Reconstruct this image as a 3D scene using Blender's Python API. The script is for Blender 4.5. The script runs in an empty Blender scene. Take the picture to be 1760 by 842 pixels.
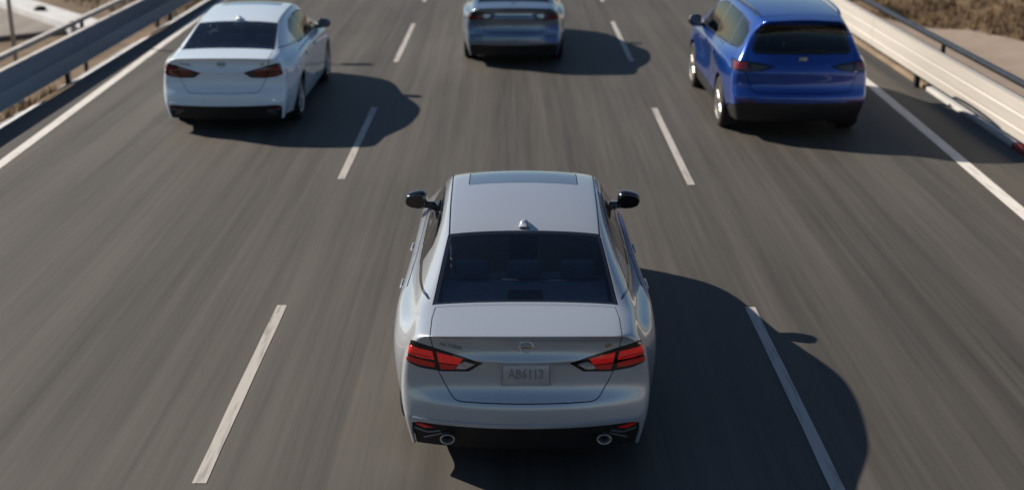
import bpy, bmesh, math, random
import numpy as np
from mathutils import Vector, Matrix
from mathutils.bvhtree import BVHTree

S = bpy.context.scene
C = S.collection
random.seed(7)
RNG = np.random.default_rng(11)

# ------------------------------------------------------------------ camera, sky, sun
CAM_H, FOC, PITCH = 4.417, 2196.0, math.atan(741 / 2196.0)
cam_d = bpy.data.cameras.new('camera')
cam = bpy.data.objects.new('camera', cam_d)
C.objects.link(cam)
cam.location = (0, 0, CAM_H)
cam.rotation_euler = (math.pi / 2 - PITCH, 0, 0)
cam_d.sensor_width = 36.0
cam_d.lens = FOC / 1760 * 36.0
cam_d.clip_end = 5000
cam_d.dof.use_dof = True
cam_d.dof.focus_distance = 9.7
cam_d.dof.aperture_fstop = 1.05
S.camera = cam

SUN_DIR = Vector((1.42, -0.76, -1.0)).normalized()          # the way the light travels
elev = math.asin(-SUN_DIR.z)
azim = math.atan2(-SUN_DIR.x, -SUN_DIR.y)                     # from +Y towards +X
W = bpy.data.worlds.new('World')
S.world = W
W.use_nodes = True
wn = W.node_tree
sky = wn.nodes.new('ShaderNodeTexSky')
sky.sky_type = 'NISHITA'
sky.sun_disc = False
sky.sun_elevation = elev
sky.sun_rotation = azim
sky.air_density = 1.0
sky.dust_density = 0.2
sky.ozone_density = 2.5
wn.nodes['Background'].inputs['Strength'].default_value = 0.05
wn.links.new(sky.outputs[0], wn.nodes['Background'].inputs['Color'])
sun_d = bpy.data.lights.new('sun', 'SUN')
sun_d.energy = 5.0
sun_d.angle = math.radians(0.55)
sun_d.color = (1.0, 0.89, 0.76)
sun = bpy.data.objects.new('sun', sun_d)
C.objects.link(sun)
sun.rotation_euler = SUN_DIR.to_track_quat('-Z', 'Y').to_euler()
S.view_settings.view_transform = 'Standard'
S.view_settings.look = 'None'
S.view_settings.exposure = 0.5
S.view_settings.gamma = 1.0
S.view_settings.use_curve_mapping = False

# ------------------------------------------------------------------ materials
def new_mat(name):
    m = bpy.data.materials.new(name)
    m.use_nodes = True
    return m, m.node_tree, m.node_tree.nodes['Principled BSDF']

def mat(name, col, rough=0.5, metal=0.0, coat=0.0, var=0.0, scale=8.0, bump=0.0, bscale=60.0, spec=0.5, emit=None, estr=0.0, coat_rough=0.04, stretch=(1, 1, 1)):
    m, t, p = new_mat(name)
    p.inputs['Base Color'].default_value = (*col, 1)
    p.inputs['Roughness'].default_value = rough
    p.inputs['Metallic'].default_value = metal
    p.inputs['Coat Weight'].default_value = coat
    p.inputs['Coat Roughness'].default_value = coat_rough
    p.inputs['Specular IOR Level'].default_value = spec
    if emit:
        p.inputs['Emission Color'].default_value = (*emit, 1)
        p.inputs['Emission Strength'].default_value = estr
    tc = mp = None
    if var or bump:
        tc = t.nodes.new('ShaderNodeTexCoord')
        mp = t.nodes.new('ShaderNodeMapping')
        mp.inputs['Scale'].default_value = stretch
        t.links.new(tc.outputs['Object'], mp.inputs[0])
    if var:
        n = t.nodes.new('ShaderNodeTexNoise')
        n.inputs['Scale'].default_value = scale
        n.inputs['Detail'].default_value = 6
        n.inputs['Roughness'].default_value = 0.62
        t.links.new(mp.outputs[0], n.inputs['Vector'])
        r = t.nodes.new('ShaderNodeValToRGB')
        r.color_ramp.elements[0].position = 0.3
        r.color_ramp.elements[1].position = 0.7
        r.color_ramp.elements[0].color = (*[c * (1 - var) for c in col], 1)
        r.color_ramp.elements[1].color = (*[min(1, c * (1 + var)) for c in col], 1)
        t.links.new(n.outputs['Fac'], r.inputs[0])
        t.links.new(r.outputs[0], p.inputs['Base Color'])
    if bump:
        n2 = t.nodes.new('ShaderNodeTexNoise')
        n2.inputs['Scale'].default_value = bscale
        n2.inputs['Detail'].default_value = 4
        t.links.new(mp.outputs[0], n2.inputs['Vector'])
        b = t.nodes.new('ShaderNodeBump')
        b.inputs['Strength'].default_value = bump
        b.inputs['Distance'].default_value = 0.02
        t.links.new(n2.outputs['Fac'], b.inputs['Height'])
        t.links.new(b.outputs[0], p.inputs['Normal'])
    return m

def glass_mat(name, tint, body=(0.004, 0.006, 0.01), ior=1.5):
    """tinted car glass: a thin pane that lets part of the light through and reflects by angle"""
    m = bpy.data.materials.new(name)
    m.use_nodes = True
    t = m.node_tree
    t.nodes.clear()
    out = t.nodes.new('ShaderNodeOutputMaterial')
    tr = t.nodes.new('ShaderNodeBsdfTransparent')
    tr.inputs[0].default_value = (*tint, 1)
    gl = t.nodes.new('ShaderNodeBsdfGlossy')
    gl.inputs['Roughness'].default_value = 0.02
    gl.inputs['Color'].default_value = (0.95, 0.97, 1, 1)
    fr = t.nodes.new('ShaderNodeFresnel')
    fr.inputs['IOR'].default_value = ior
    mx = t.nodes.new('ShaderNodeMixShader')
    t.links.new(fr.outputs[0], mx.inputs[0])
    t.links.new(tr.outputs[0], mx.inputs[1])
    t.links.new(gl.outputs[0], mx.inputs[2])
    t.links.new(mx.outputs[0], out.inputs[0])
    return m

def asphalt_mat(name, dark, light, brown=0.0):
    m, t, p = new_mat(name)
    N, L = t.nodes.new, t.links.new
    tc = N('ShaderNodeTexCoord')
    def noise(sx, sy, sc, det=5, rough=0.6):
        mp = N('ShaderNodeMapping')
        mp.inputs['Scale'].default_value = (sx, sy, 1)
        L(tc.outputs['Object'], mp.inputs[0])
        n = N('ShaderNodeTexNoise')
        n.inputs['Scale'].default_value = sc
        n.inputs['Detail'].default_value = det
        n.inputs['Roughness'].default_value = rough
        L(mp.outputs[0], n.inputs['Vector'])
        return n.outputs['Fac']
    def math_(op, a, b):
        k = N('ShaderNodeMath'); k.operation = op
        for i, v in enumerate((a, b)):
            if isinstance(v, (int, float)): k.inputs[i].default_value = v
            else: L(v, k.inputs[i])
        return k.outputs[0]
    s1 = noise(1.0, 0.022, 1.1, 5, 0.65)         # long wear streaks laid down by tyres
    s2 = noise(1.0, 0.014, 5.0, 5, 0.7)
    s3 = noise(1.0, 0.020, 19.0, 3, 0.6)
    pat = noise(1.0, 0.5, 0.30, 4, 0.5)          # broad patches of different wear
    gr = noise(1.0, 0.7, 70.0, 3, 0.7)           # aggregate
    f = math_('ADD', math_('MULTIPLY', s1, 0.34), math_('MULTIPLY', s2, 0.30))
    f = math_('ADD', f, math_('MULTIPLY', s3, 0.12))
    f = math_('ADD', f, math_('MULTIPLY', pat, 0.17))
    f = math_('ADD', f, math_('MULTIPLY', gr, 0.10))
    # wheel paths and the oil strip between them, lane by lane
    sx = N('ShaderNodeSeparateXYZ'); L(tc.outputs['Object'], sx.inputs[0])
    wob = math_('MULTIPLY', math_('SUBTRACT', noise(0.3, 0.03, 1.0, 2, 0.5), 0.5), 0.5)
    lx = math_('ADD', math_('ADD', sx.outputs[0], 2.17 + 44.0), wob)
    d = math_('ABSOLUTE', math_('SUBTRACT', math_('MODULO', lx, 4.4), 2.2), 0)
    def band(c, w, k):
        mr = N('ShaderNodeMapRange'); mr.interpolation_type = 'SMOOTHSTEP'
        mr.inputs[1].default_value = 0; mr.inputs[2].default_value = w
        mr.inputs[3].default_value = k; mr.inputs[4].default_value = 0
        L(math_('ABSOLUTE', math_('SUBTRACT', d, c), 0), mr.inputs[0])
        return mr.outputs[0]
    f = math_('SUBTRACT', f, band(0.86, 0.42, 0.028))
    f = math_('SUBTRACT', f, band(0.0, 0.35, 0.022))
    r = N('ShaderNodeValToRGB')
    r.color_ramp.elements[0].position = 0.39
    r.color_ramp.elements[1].position = 0.58
    r.color_ramp.elements[0].color = (*dark, 1)
    r.color_ramp.elements[1].color = (*light, 1)
    L(f, r.inputs[0])
    L(r.outputs[0], p.inputs['Base Color'])
    rr = N('ShaderNodeMapRange')
    rr.inputs[1].default_value = 0.4; rr.inputs[2].default_value = 0.6
    rr.inputs[3].default_value = 0.62; rr.inputs[4].default_value = 0.74
    L(f, rr.inputs[0])
    L(rr.outputs[0], p.inputs['Roughness'])
    p.inputs['Specular IOR Level'].default_value = 0.35
    b = N('ShaderNodeBump')
    b.inputs['Strength'].default_value = 0.2
    b.inputs['Distance'].default_value = 0.004
    L(math_('ADD', gr, math_('MULTIPLY', s3, 0.5)), b.inputs['Height'])
    L(b.outputs[0], p.inputs['Normal'])
    return m

M = {}
M['asphalt'] = asphalt_mat('asphalt', (0.035, 0.033, 0.0295), (0.089, 0.082, 0.072))
M['asphalt_grey'] = asphalt_mat('asphalt_grey', (0.17, 0.15, 0.13), (0.26, 0.23, 0.20))
M['dirt'] = mat('dirt', (0.125, 0.083, 0.045), 0.95, var=0.45, scale=1.2, bump=0.8, bscale=6)
M['track'] = mat('track', (0.25, 0.20, 0.16), 0.95, var=0.12, scale=1.5, bump=0.4, bscale=14)
M['concrete'] = mat('concrete', (0.46, 0.46, 0.45), 0.85, var=0.22, scale=3.0, bump=0.3, bscale=30, stretch=(1, 0.3, 1))
M['concrete_soiled'] = mat('concrete_soiled', (0.21, 0.155, 0.10), 0.9, var=0.3, scale=3.0, bump=0.4, bscale=30, stretch=(1, 0.3, 1))
M['concrete_pale'] = mat('concrete_pale', (0.56, 0.57, 0.58), 0.85, var=0.15, scale=2.0, bump=0.3, bscale=30)
M['line_paint'] = mat('line_paint', (0.66, 0.64, 0.60), 0.6, var=0.22, scale=5.0, bump=0.3, bscale=90, stretch=(1, 0.25, 1))
M['red_paint'] = mat('red_paint', (0.30, 0.032, 0.015), 0.6, var=0.3, scale=6)
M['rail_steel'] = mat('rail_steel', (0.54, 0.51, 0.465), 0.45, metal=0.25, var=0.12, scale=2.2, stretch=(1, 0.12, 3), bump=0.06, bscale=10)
M['rail_steel_shade_tint'] = mat('rail_steel_shade_tint', (0.065, 0.125, 0.22), 0.38, metal=0.2, var=0.18, scale=1.2, stretch=(1, 0.15, 3), bump=0.06, bscale=10)  # same steel as the right rail, with blue shade painted into its colour
M['post_steel'] = mat('post_steel', (0.018, 0.019, 0.022), 0.5, metal=0.2, var=0.3, scale=9)
M['rail_dark'] = mat('rail_dark', (0.05, 0.055, 0.065), 0.32, metal=0.5, var=0.2, scale=3)
M['rail_cap'] = mat('rail_cap', (0.60, 0.57, 0.52), 0.5, metal=0.2, var=0.2, scale=3)
M['pole_steel'] = mat('pole_steel', (0.42, 0.45, 0.48), 0.4, metal=0.5, var=0.15, scale=5)
M['grass_dry'] = mat('grass_dry', (0.18, 0.12, 0.06), 0.9, var=0.45, scale=0.6)
M['shrub_leaf'] = mat('shrub_leaf', (0.085, 0.068, 0.036), 0.85, var=0.5, scale=3.0)
M['shrub_stem'] = mat('shrub_stem', (0.09, 0.065, 0.045), 0.9, var=0.3, scale=20)

def worn_paint(name, col, under):
    m, t, p = new_mat(name)
    N, L = t.nodes.new, t.links.new
    tc = N('ShaderNodeTexCoord')
    def nz(sc, st, det):
        mp = N('ShaderNodeMapping'); mp.inputs['Scale'].default_value = st; L(tc.outputs['Object'], mp.inputs[0])
        n = N('ShaderNodeTexNoise'); n.inputs['Scale'].default_value = sc; n.inputs['Detail'].default_value = det; n.inputs['Roughness'].default_value = .7
        L(mp.outputs[0], n.inputs['Vector']); return n.outputs['Fac']
    ad = N('ShaderNodeMath'); ad.operation = 'MULTIPLY_ADD'; L(nz(34, (1, .06, 1), 5), ad.inputs[0]); ad.inputs[1].default_value = .6
    k2 = N('ShaderNodeMath'); k2.operation = 'MULTIPLY'; L(nz(2.2, (3, .5, 1), 3), k2.inputs[0]); k2.inputs[1].default_value = .4
    L(k2.outputs[0], ad.inputs[2])
    r = N('ShaderNodeValToRGB')
    r.color_ramp.elements[0].position = .36; r.color_ramp.elements[1].position = .50
    r.color_ramp.elements[0].color = (*under, 1); r.color_ramp.elements[1].color = (*col, 1)
    L(ad.outputs[0], r.inputs[0]); L(r.outputs[0], p.inputs['Base Color'])
    p.inputs['Roughness'].default_value = .65
    return m
M['dash_paint'] = worn_paint('dash_paint', (0.42, 0.40, 0.37), (0.22, 0.21, 0.19))
M['line_paint'] = worn_paint('line_paint', (0.66, 0.64, 0.60), (0.42, 0.40, 0.37))

def paint(name, col, metal, rough, coat=1.0):
    return mat(name, col, rough, metal=metal, coat=coat, coat_rough=0.03, var=0.025, scale=350.0)
M['paint_silver'] = paint('paint_silver', (0.43, 0.47, 0.525), 0.4, 0.24)
M['paint_white'] = paint('paint_white', (0.68, 0.79, 0.88), 0.0, 0.3)
M['paint_steel'] = paint('paint_steel', (0.20, 0.255, 0.33), 0.75, 0.26)
M['paint_blue'] = paint('paint_blue', (0.003, 0.052, 0.31), 0.45, 0.22)
M['black_trim'] = mat('black_trim', (0.012, 0.012, 0.013), 0.32, var=0.1, scale=30)
M['gloss_black'] = mat('gloss_black', (0.006, 0.006, 0.007), 0.08, coat=0.6)
M['black_plastic'] = mat('black_plastic', (0.008, 0.008, 0.009), 0.6, bump=0.15, bscale=300)
M['under'] = mat('under', (0.012, 0.012, 0.012), 0.9)
M['cabin_dark'] = mat('cabin_dark', (0.035, 0.036, 0.04), 0.85, var=0.15, scale=30)
M['seat_fabric'] = mat('seat_fabric', (0.24, 0.24, 0.245), 0.85, var=0.15, scale=60, bump=0.2, bscale=250)
M['shelf_fabric'] = mat('shelf_fabric', (0.30, 0.32, 0.35), 0.9, var=0.15, scale=60)
M['tyre'] = mat('tyre', (0.018, 0.018, 0.018), 0.85, bump=0.3, bscale=90)
M['rim'] = mat('rim', (0.50, 0.48, 0.45), 0.32, metal=0.8)
M['chrome'] = mat('chrome', (0.75, 0.75, 0.76), 0.14, metal=1.0)
M['gold'] = mat('gold', (0.42, 0.30, 0.12), 0.3, metal=0.8)
M['letter_grey'] = mat('letter_grey', (0.27, 0.29, 0.32), 0.3, metal=0.6)
M['lens_red'] = mat('lens_red', (0.50, 0.016, 0.014), 0.12, coat=0.9, emit=(1.0, 0.03, 0.025), estr=0.10, var=0.10, scale=40)
M['lens_red_dark'] = mat('lens_red_dark', (0.30, 0.010, 0.010), 0.12, coat=0.9, emit=(1.0, 0.03, 0.02), estr=0.03, var=0.2, scale=70)
M['lens_unlit'] = mat('lens_unlit', (0.16, 0.010, 0.012), 0.12, coat=0.8, var=0.2, scale=40)
M['lens_smoke'] = mat('lens_smoke', (0.045, 0.036, 0.034), 0.12, coat=0.8, var=0.3, scale=30)
M['lens_clear'] = mat('lens_clear', (0.55, 0.56, 0.58), 0.12, metal=0.5, coat=0.8, var=0.35, scale=55)
M['mirror'] = mat('mirror', (0.10, 0.10, 0.11), 0.05, metal=1.0)
M['glass_rear'] = glass_mat('glass_rear', (0.62, 0.68, 0.76))
M['glass_side'] = glass_mat('glass_side', (0.14, 0.16, 0.18))
M['glass_front'] = glass_mat('glass_front', (0.65, 0.72, 0.72))
M['glass_dark'] = glass_mat('glass_dark', (0.10, 0.11, 0.13))
M['sunroof_glass'] = mat('sunroof_glass', (0.10, 0.14, 0.19), 0.06, coat=1.0)
M['plate'] = mat('plate', (0.50, 0.51, 0.53), 0.4, metal=0.4)

# ------------------------------------------------------------------ helpers
def link(name, me, m=None, parent=None):
    o = bpy.data.objects.new(name, me)
    C.objects.link(o)
    if m is not None:
        me.materials.append(m)
    if parent is not None:
        o.parent = parent
    return o

def mesh_py(name, v, f, m=None, parent=None, smooth=False):
    me = bpy.data.meshes.new(name)
    me.from_pydata([tuple(map(float, p)) for p in v], [], f)
    me.update()
    if smooth:
        me.polygons.foreach_set('use_smooth', [True] * len(me.polygons))
    return link(name, me, m, parent)

def mesh_bm(name, bm, m=None, parent=None, smooth=False, auto=None):
    bmesh.ops.recalc_face_normals(bm, faces=bm.faces)
    me = bpy.data.meshes.new(name)
    if smooth:
        for f in bm.faces: f.smooth = True
        if auto is not None:
            for e in bm.edges:
                if len(e.link_faces) == 2 and e.calc_face_angle(0) > auto: e.smooth = False
    bm.to_mesh(me)
    bm.free()
    return link(name, me, m, parent)

def struct(o):
    o['kind'] = 'structure'
    return o

def tag(o, label, cat, group=None, kind=None):
    o['label'] = label
    o['category'] = cat
    if group: o['group'] = group
    if kind: o['kind'] = kind
    return o

def empty(name, loc):
    o = bpy.data.objects.new(name, None)
    o.empty_display_size = 0.3
    C.objects.link(o)
    o.location = loc
    return o

def add_box(bm, c, s, bevel=0.0, seg=2, rot=None):
    r = bmesh.ops.create_cube(bm, size=1.0)
    vs = r['verts']
    mx = Matrix.Translation(c) @ (rot if rot is not None else Matrix.Identity(4)) @ Matrix.Diagonal((*s, 1))
    bmesh.ops.transform(bm, matrix=mx, verts=vs)
    if bevel:
        es = list({e for v in vs for e in v.link_edges})
        bmesh.ops.bevel(bm, geom=es, offset=bevel, segments=seg, affect='EDGES', profile=0.5)

def box(name, c, s, m, parent, bevel=0.0, rot=None, smooth=True):
    bm = bmesh.new()
    add_box(bm, c, s, bevel, 2, rot)
    return mesh_bm(name, bm, m, parent, smooth, math.radians(40))

def lathe(prof, n=32, axis='X'):
    """prof: (axial, radius) pairs -> verts, faces"""
    v, f = [], []
    k = len(prof)
    for i in range(n):
        a = 2 * math.pi * i / n
        for (h, r) in prof:
            if axis == 'X': v.append((h, r * math.cos(a), r * math.sin(a)))
            elif axis == 'Y': v.append((r * math.cos(a), h, r * math.sin(a)))
            else: v.append((r * math.cos(a), r * math.sin(a), h))
    for i in range(n):
        j = (i + 1) % n
        for q in range(k - 1):
            f.append((i * k + q, i * k + q + 1, j * k + q + 1, j * k + q))
    return v, f

def sweep(name, prof, path, m, parent=None, closed=True, smooth=False):
    """prof: (dx, z) pairs swept along path of (x, y)"""
    v, f = [], []
    k = len(prof)
    for (x, y) in path:
        for (dx, z) in prof: v.append((x + dx, y, z))
    for i in range(len(path) - 1):
        for q in range(k if closed else k - 1):
            a, b = i * k + q, i * k + (q + 1) % k
            f.append((a, b, b + k, a + k))
    if closed:
        f.append(tuple(range(k))); f.append(tuple(reversed(range((len(path) - 1) * k, len(path) * k))))
    bm = bmesh.new()
    me = bpy.data.meshes.new('t'); me.from_pydata(v, [], f); bm.from_mesh(me); bpy.data.meshes.remove(me)
    return mesh_bm(name, bm, m, parent, smooth, math.radians(35))

# ------------------------------------------------------------------ vehicle body surfaces
def smooth_interp(x, xs, ys):
    return float(np.interp(x, xs, ys))

def make_surface(sp, level=3):
    """control cage -> subdivided body skin; returns list of (verts, normals, region)"""
    st = sp['stations']              # y, zc, xe, ze
    nl = len(sp['rear'])             # levels L0..L8
    nst = len(st)
    fr = [0.0, 0.36, 0.70, 0.91, 1.0]
    nc = len(fr)
    V, idx = [], {}
    def vid(key, p):
        if key not in idx:
            idx[key] = len(V); V.append(p)
        return idx[key]
    y0, yN = st[0][0], st[-1][0]
    cr, cf = sp['rear_corner'], sp['front_corner']   # (x,y,z) per level
    def top(i, c):
        y, zc, xe, ze = st[i]
        q = fr[c]
        dyr = (cr[0][1] - y0) if i == 0 else 0
        dyf = (cf[0][1] - yN) if i == nst - 1 else 0
        if i == 1: dyr = (cr[0][1] - y0) * 0.6
        if i == nst - 2: dyf = (cf[0][1] - yN) * 0.6
        return (xe * q, y + (dyr + dyf) * q ** 2.4, zc + (ze - zc) * q ** 2.6)
    def side(i, l):
        if l == 0: return top(i, nc - 1)
        if i == 0: return cr[l]
        if i == nst - 1: return cf[l]
        y = st[i][0]
        yy = y
        t = min(1, max(0, 1 - (y - y0) / sp['blend'])) ** 1.3
        yy += (cr[l][1] - y0) * t
        t = min(1, max(0, 1 - (yN - y) / sp['blend'])) ** 1.3
        yy += (cf[l][1] - yN) * t
        if l == 1:
            a, b = top(i, nc - 1), side(i, 2)
            bx, bz = sp['bulge']
            return ((a[0] + b[0]) / 2 + bx, (a[1] + b[1]) / 2, (a[2] + b[2]) / 2 + bz)
        lv = sp['levels'][l]
        return (smooth_interp(y, sp['knots'], lv[0]), yy, smooth_interp(y, sp['knots'], lv[1]))
    def cap(l, c, rows, corner):
        yc, zc = rows[l]
        q = fr[c]
        x, y, z = corner[l]
        return (x * q, yc + (y - yc) * q ** sp.get('capw', 2.4), zc + (z - zc) * q ** 2)
    faces, crease = [], {}
    def P(s, kind, a, b):
        # canonical key so that shared borders weld
        if kind == 'T':
            if b == 0: key = ('T', a, 0)
            elif b == nc - 1: key = ('S', s, a, 0)
            else: key = ('T', s, a, b)
            if a == 0: key = ('R', s if b else 0, 0, b)
            if a == nst - 1: key = ('F', s if b else 0, 0, b)
            p = top(a, b)
        elif kind == 'S':
            key = ('S', s, a, b); p = side(a, b)
            if a == 0: key = ('R', s, b, nc - 1)
            elif a == nst - 1: key = ('F', s, b, nc - 1)
        elif kind == 'R':
            key = ('R', s if b else 0, a, b); p = cap(a, b, sp['rear'], cr) if a else top(0, b)
        else:
            key = ('F', s if b else 0, a, b); p = cap(a, b, sp['front'], cf) if a else top(nst - 1, b)
        return vid(key, (s * p[0], p[1], p[2]) if p[0] else (0.0, p[1], p[2]))
    REG = {'T': 0, 'S': 1, 'R': 3, 'F': 4}
    for s in (1, -1):
        def add(kind, na, nb, flip):
            for a in range(na - 1):
                for b in range(nb - 1):
                    q = [P(s, kind, a, b), P(s, kind, a + 1, b), P(s, kind, a + 1, b + 1), P(s, kind, a, b + 1)]
                    if flip != (s < 0): q.reverse()
                    faces.append((q, REG[kind] if kind != 'S' else (1 if s > 0 else 2)))
        add('T', nst, nc, True)
        add('S', nst, nl, True)
        add('R', nl, nc, False)
        add('F', nl, nc, True)
        for kind, line, w in sp.get('creases', []):
            pts = []
            if kind == 'rear_row': pts = [P(s, 'R', line, c) for c in range(nc)]
            elif kind == 'side_lvl': pts = [P(s, 'S', i, line[0]) for i in range(line[1], line[2])]
            elif kind == 'station': pts = [P(s, 'T', line, c) for c in range(nc)]
            elif kind == 'corner': pts = [P(s, 'R', l, nc - 1) for l in range(line[0], line[1])]
            for a, b in zip(pts, pts[1:]): crease[tuple(sorted((a, b)))] = w
    me = bpy.data.meshes.new('cage')
    me.from_pydata(V, [], [f[0] for f in faces])
    for _ in range(5): me.materials.append(None)
    for p, f in zip(me.polygons, faces): p.material_index = f[1]
    at = me.attributes.new('crease_edge', 'FLOAT', 'EDGE')
    for e in me.edges:
        k = tuple(sorted(e.vertices))
        if k in crease: at.data[e.index].value = crease[k]
    o = bpy.data.objects.new('cage', me)
    C.objects.link(o)
    md = o.modifiers.new('s', 'SUBSURF'); md.levels = level; md.render_levels = level
    dg = bpy.context.evaluated_depsgraph_get()
    em = bpy.data.meshes.new_from_object(o.evaluated_get(dg))
    n = len(em.vertices)
    co = np.empty(n * 3); em.vertices.foreach_get('co', co); co = co.reshape(-1, 3)
    nq = len(em.polygons)
    lv = np.empty(nq * 4, int); em.loops.foreach_get('vertex_index', lv); lv = lv.reshape(-1, 4)
    mi = np.empty(nq, int); em.polygons.foreach_get('material_index', mi)
    a, b, c, d = (co[lv[:, i]] for i in range(4))
    fn = np.cross(c - a, d - b)
    vn = np.zeros_like(co)
    for i in range(4): np.add.at(vn, lv[:, i], fn)
    vn /= np.linalg.norm(vn, axis=1, keepdims=True) + 1e-12
    bpy.data.objects.remove(o); bpy.data.meshes.remove(em); bpy.data.meshes.remove(me)
    # orientation check: the roof must look up
    up = fn[mi == 0][:, 2].sum()
    polys = []
    for i in range(nq):
        ids = lv[i] if up > 0 else lv[i][::-1]
        polys.append(([tuple(co[j]) for j in ids], [tuple(vn[j] if up > 0 else -vn[j]) for j in ids], int(mi[i])))
    return polys

AX = {'rear': (0, 2), 'top': (0, 1), 'side': (1, 2)}

def ccw(poly):
    a = sum(poly[i][0] * poly[(i + 1) % len(poly)][1] - poly[(i + 1) % len(poly)][0] * poly[i][1] for i in range(len(poly)))
    return list(poly) if a > 0 else list(reversed(poly))

def offset_poly(poly, d):
    """grow (d>0) or shrink a convex ccw polygon"""
    n = len(poly); out = []
    L = []
    for i in range(n):
        (x0, y0), (x1, y1) = poly[i], poly[(i + 1) % n]
        l = math.hypot(x1 - x0, y1 - y0) or 1e-9
        nx, ny = (y1 - y0) / l, -(x1 - x0) / l
        L.append((nx, ny, nx * x0 + ny * y0 + d))
    for i in range(n):
        a, b = L[i - 1], L[i]
        det = a[0] * b[1] - a[1] * b[0]
        if abs(det) < 1e-6:
            out.append((poly[i][0] + b[0] * d, poly[i][1] + b[1] * d)); continue
        out.append(((a[2] * b[1] - b[2] * a[1]) / det, (a[0] * b[2] - b[0] * a[2]) / det))
    return out

def split_poly(P_, N_, ax, nx, ny, c):
    d = [nx * p[ax[0]] + ny * p[ax[1]] - c for p in P_]
    if max(d) <= 1e-7: return (P_, N_), None
    if min(d) >= -1e-7: return None, (P_, N_)
    ip, inn, op, on = [], [], [], []
    k = len(P_)
    for i in range(k):
        j = (i + 1) % k
        if d[i] <= 0: ip.append(P_[i]); inn.append(N_[i])
        if d[i] >= 0: op.append(P_[i]); on.append(N_[i])
        if d[i] * d[j] < 0:
            t = d[i] / (d[i] - d[j])
            q = tuple(P_[i][m] + (P_[j][m] - P_[i][m]) * t for m in range(3))
            nn = tuple(N_[i][m] + (N_[j][m] - N_[i][m]) * t for m in range(3))
            ip.append(q); inn.append(nn); op.append(q); on.append(nn)
    return ((ip, inn) if len(ip) > 2 else None), ((op, on) if len(op) > 2 else None)

def clip(polys, poly, view, pred):
    poly = ccw(poly)
    ax = AX[view]
    lo = [min(p[i] for p in poly) for i in (0, 1)]; hi = [max(p[i] for p in poly) for i in (0, 1)]
    planes = []
    for i in range(len(poly)):
        (x0, y0), (x1, y1) = poly[i], poly[(i + 1) % len(poly)]
        nx, ny = y1 - y0, -(x1 - x0)
        l = math.hypot(nx, ny)
        if l < 1e-9: continue
        planes.append((nx / l, ny / l, (nx * x0 + ny * y0) / l))
    ins, out = [], []
    for (P_, N_, r) in polys:
        us = [p[ax[0]] for p in P_]; ws = [p[ax[1]] for p in P_]
        if max(us) < lo[0] or min(us) > hi[0] or max(ws) < lo[1] or min(ws) > hi[1] or not pred(P_, N_, r):
            out.append((P_, N_, r)); continue
        cur = (P_, N_); outs = []
        for (nx, ny, c) in planes:
            cur, o = split_poly(cur[0], cur[1], ax, nx, ny, c)
            if o: outs.append((o[0], o[1], r))
            if cur is None: break
        if cur is None: out.append((P_, N_, r))
        else:
            ins.append((cur[0], cur[1], r)); out.extend(outs)
    return ins, out

def skin(name, polys, m, parent, rim=0.014, lift=0.0, data_only=False):
    """polygons with their own normals -> mesh whose open edges turn inward (a panel edge with depth)"""
    vmap, V, NV, F = {}, [], [], []
    for (P_, N_, r) in polys:
        ids = []
        for p, n in zip(P_, N_):
            k = (round(p[0] * 2e4), round(p[1] * 2e4), round(p[2] * 2e4))
            if k not in vmap:
                vmap[k] = len(V); V.append(p); NV.append(n)
            i = vmap[k]
            if not ids or ids[-1] != i: ids.append(i)
        if ids and ids[0] == ids[-1]: ids.pop()
        if len(set(ids)) == len(ids) and len(ids) > 2: F.append(ids)
    V = np.array(V); NV = np.array(NV)
    NV /= np.linalg.norm(NV, axis=1, keepdims=True) + 1e-12
    if lift: V = V + NV * lift
    nf = len(F)
    cnt = {}
    for f in F:
        for a, b in zip(f, f[1:] + f[:1]): cnt[(a, b)] = cnt.get((a, b), 0) + 1
    bd = [(a, b) for (a, b) in cnt if (b, a) not in cnt]
    V = [tuple(p) for p in V]; nrm = []
    for f in F: nrm.extend(tuple(NV[i]) for i in f)
    if rim:
        low = {}
        def lower(i):
            if i not in low:
                low[i] = len(V); V.append(tuple(np.array(V[i]) - NV[i] * rim))
            return low[i]
        for a, b in bd:
            q = [b, a, lower(a), lower(b)]
            A, B, D = np.array(V[b]), np.array(V[a]), np.array(V[q[3]])
            n = np.cross(B - A, D - A); ln = np.linalg.norm(n)
            if ln < 1e-12: continue
            n = n / ln
            F.append(q); nrm.extend([tuple(n)] * 4)
    me = bpy.data.meshes.new(name)
    me.from_pydata(V, [], F)
    me.polygons.foreach_set('use_smooth', [True] * len(me.polygons))
    if len(nrm) == len(me.loops): me.normals_split_custom_set(nrm)
    if data_only: return me
    return link(name, me, m, parent)

def mirror_poly(p): return [(-x, y) for (x, y) in p]

def text_mesh(name, s, size, m, parent, loc, rot, depth=0.002, align='CENTER', sx=1.0):
    cu = bpy.data.curves.new(name, 'FONT')
    cu.body = s; cu.size = size; cu.extrude = depth; cu.align_x = align; cu.align_y = 'CENTER'; cu.resolution_u = 2
    cu.offset = size * 0.012
    o = bpy.data.objects.new(name, cu); C.objects.link(o)
    dg = bpy.context.evaluated_depsgraph_get()
    me = bpy.data.meshes.new_from_object(o.evaluated_get(dg))
    bpy.data.objects.remove(o)
    me.materials.clear()
    t = link(name, me, m, parent)
    t.location = loc; t.rotation_euler = rot; t.scale = (sx, 1, 1)
    return t

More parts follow.
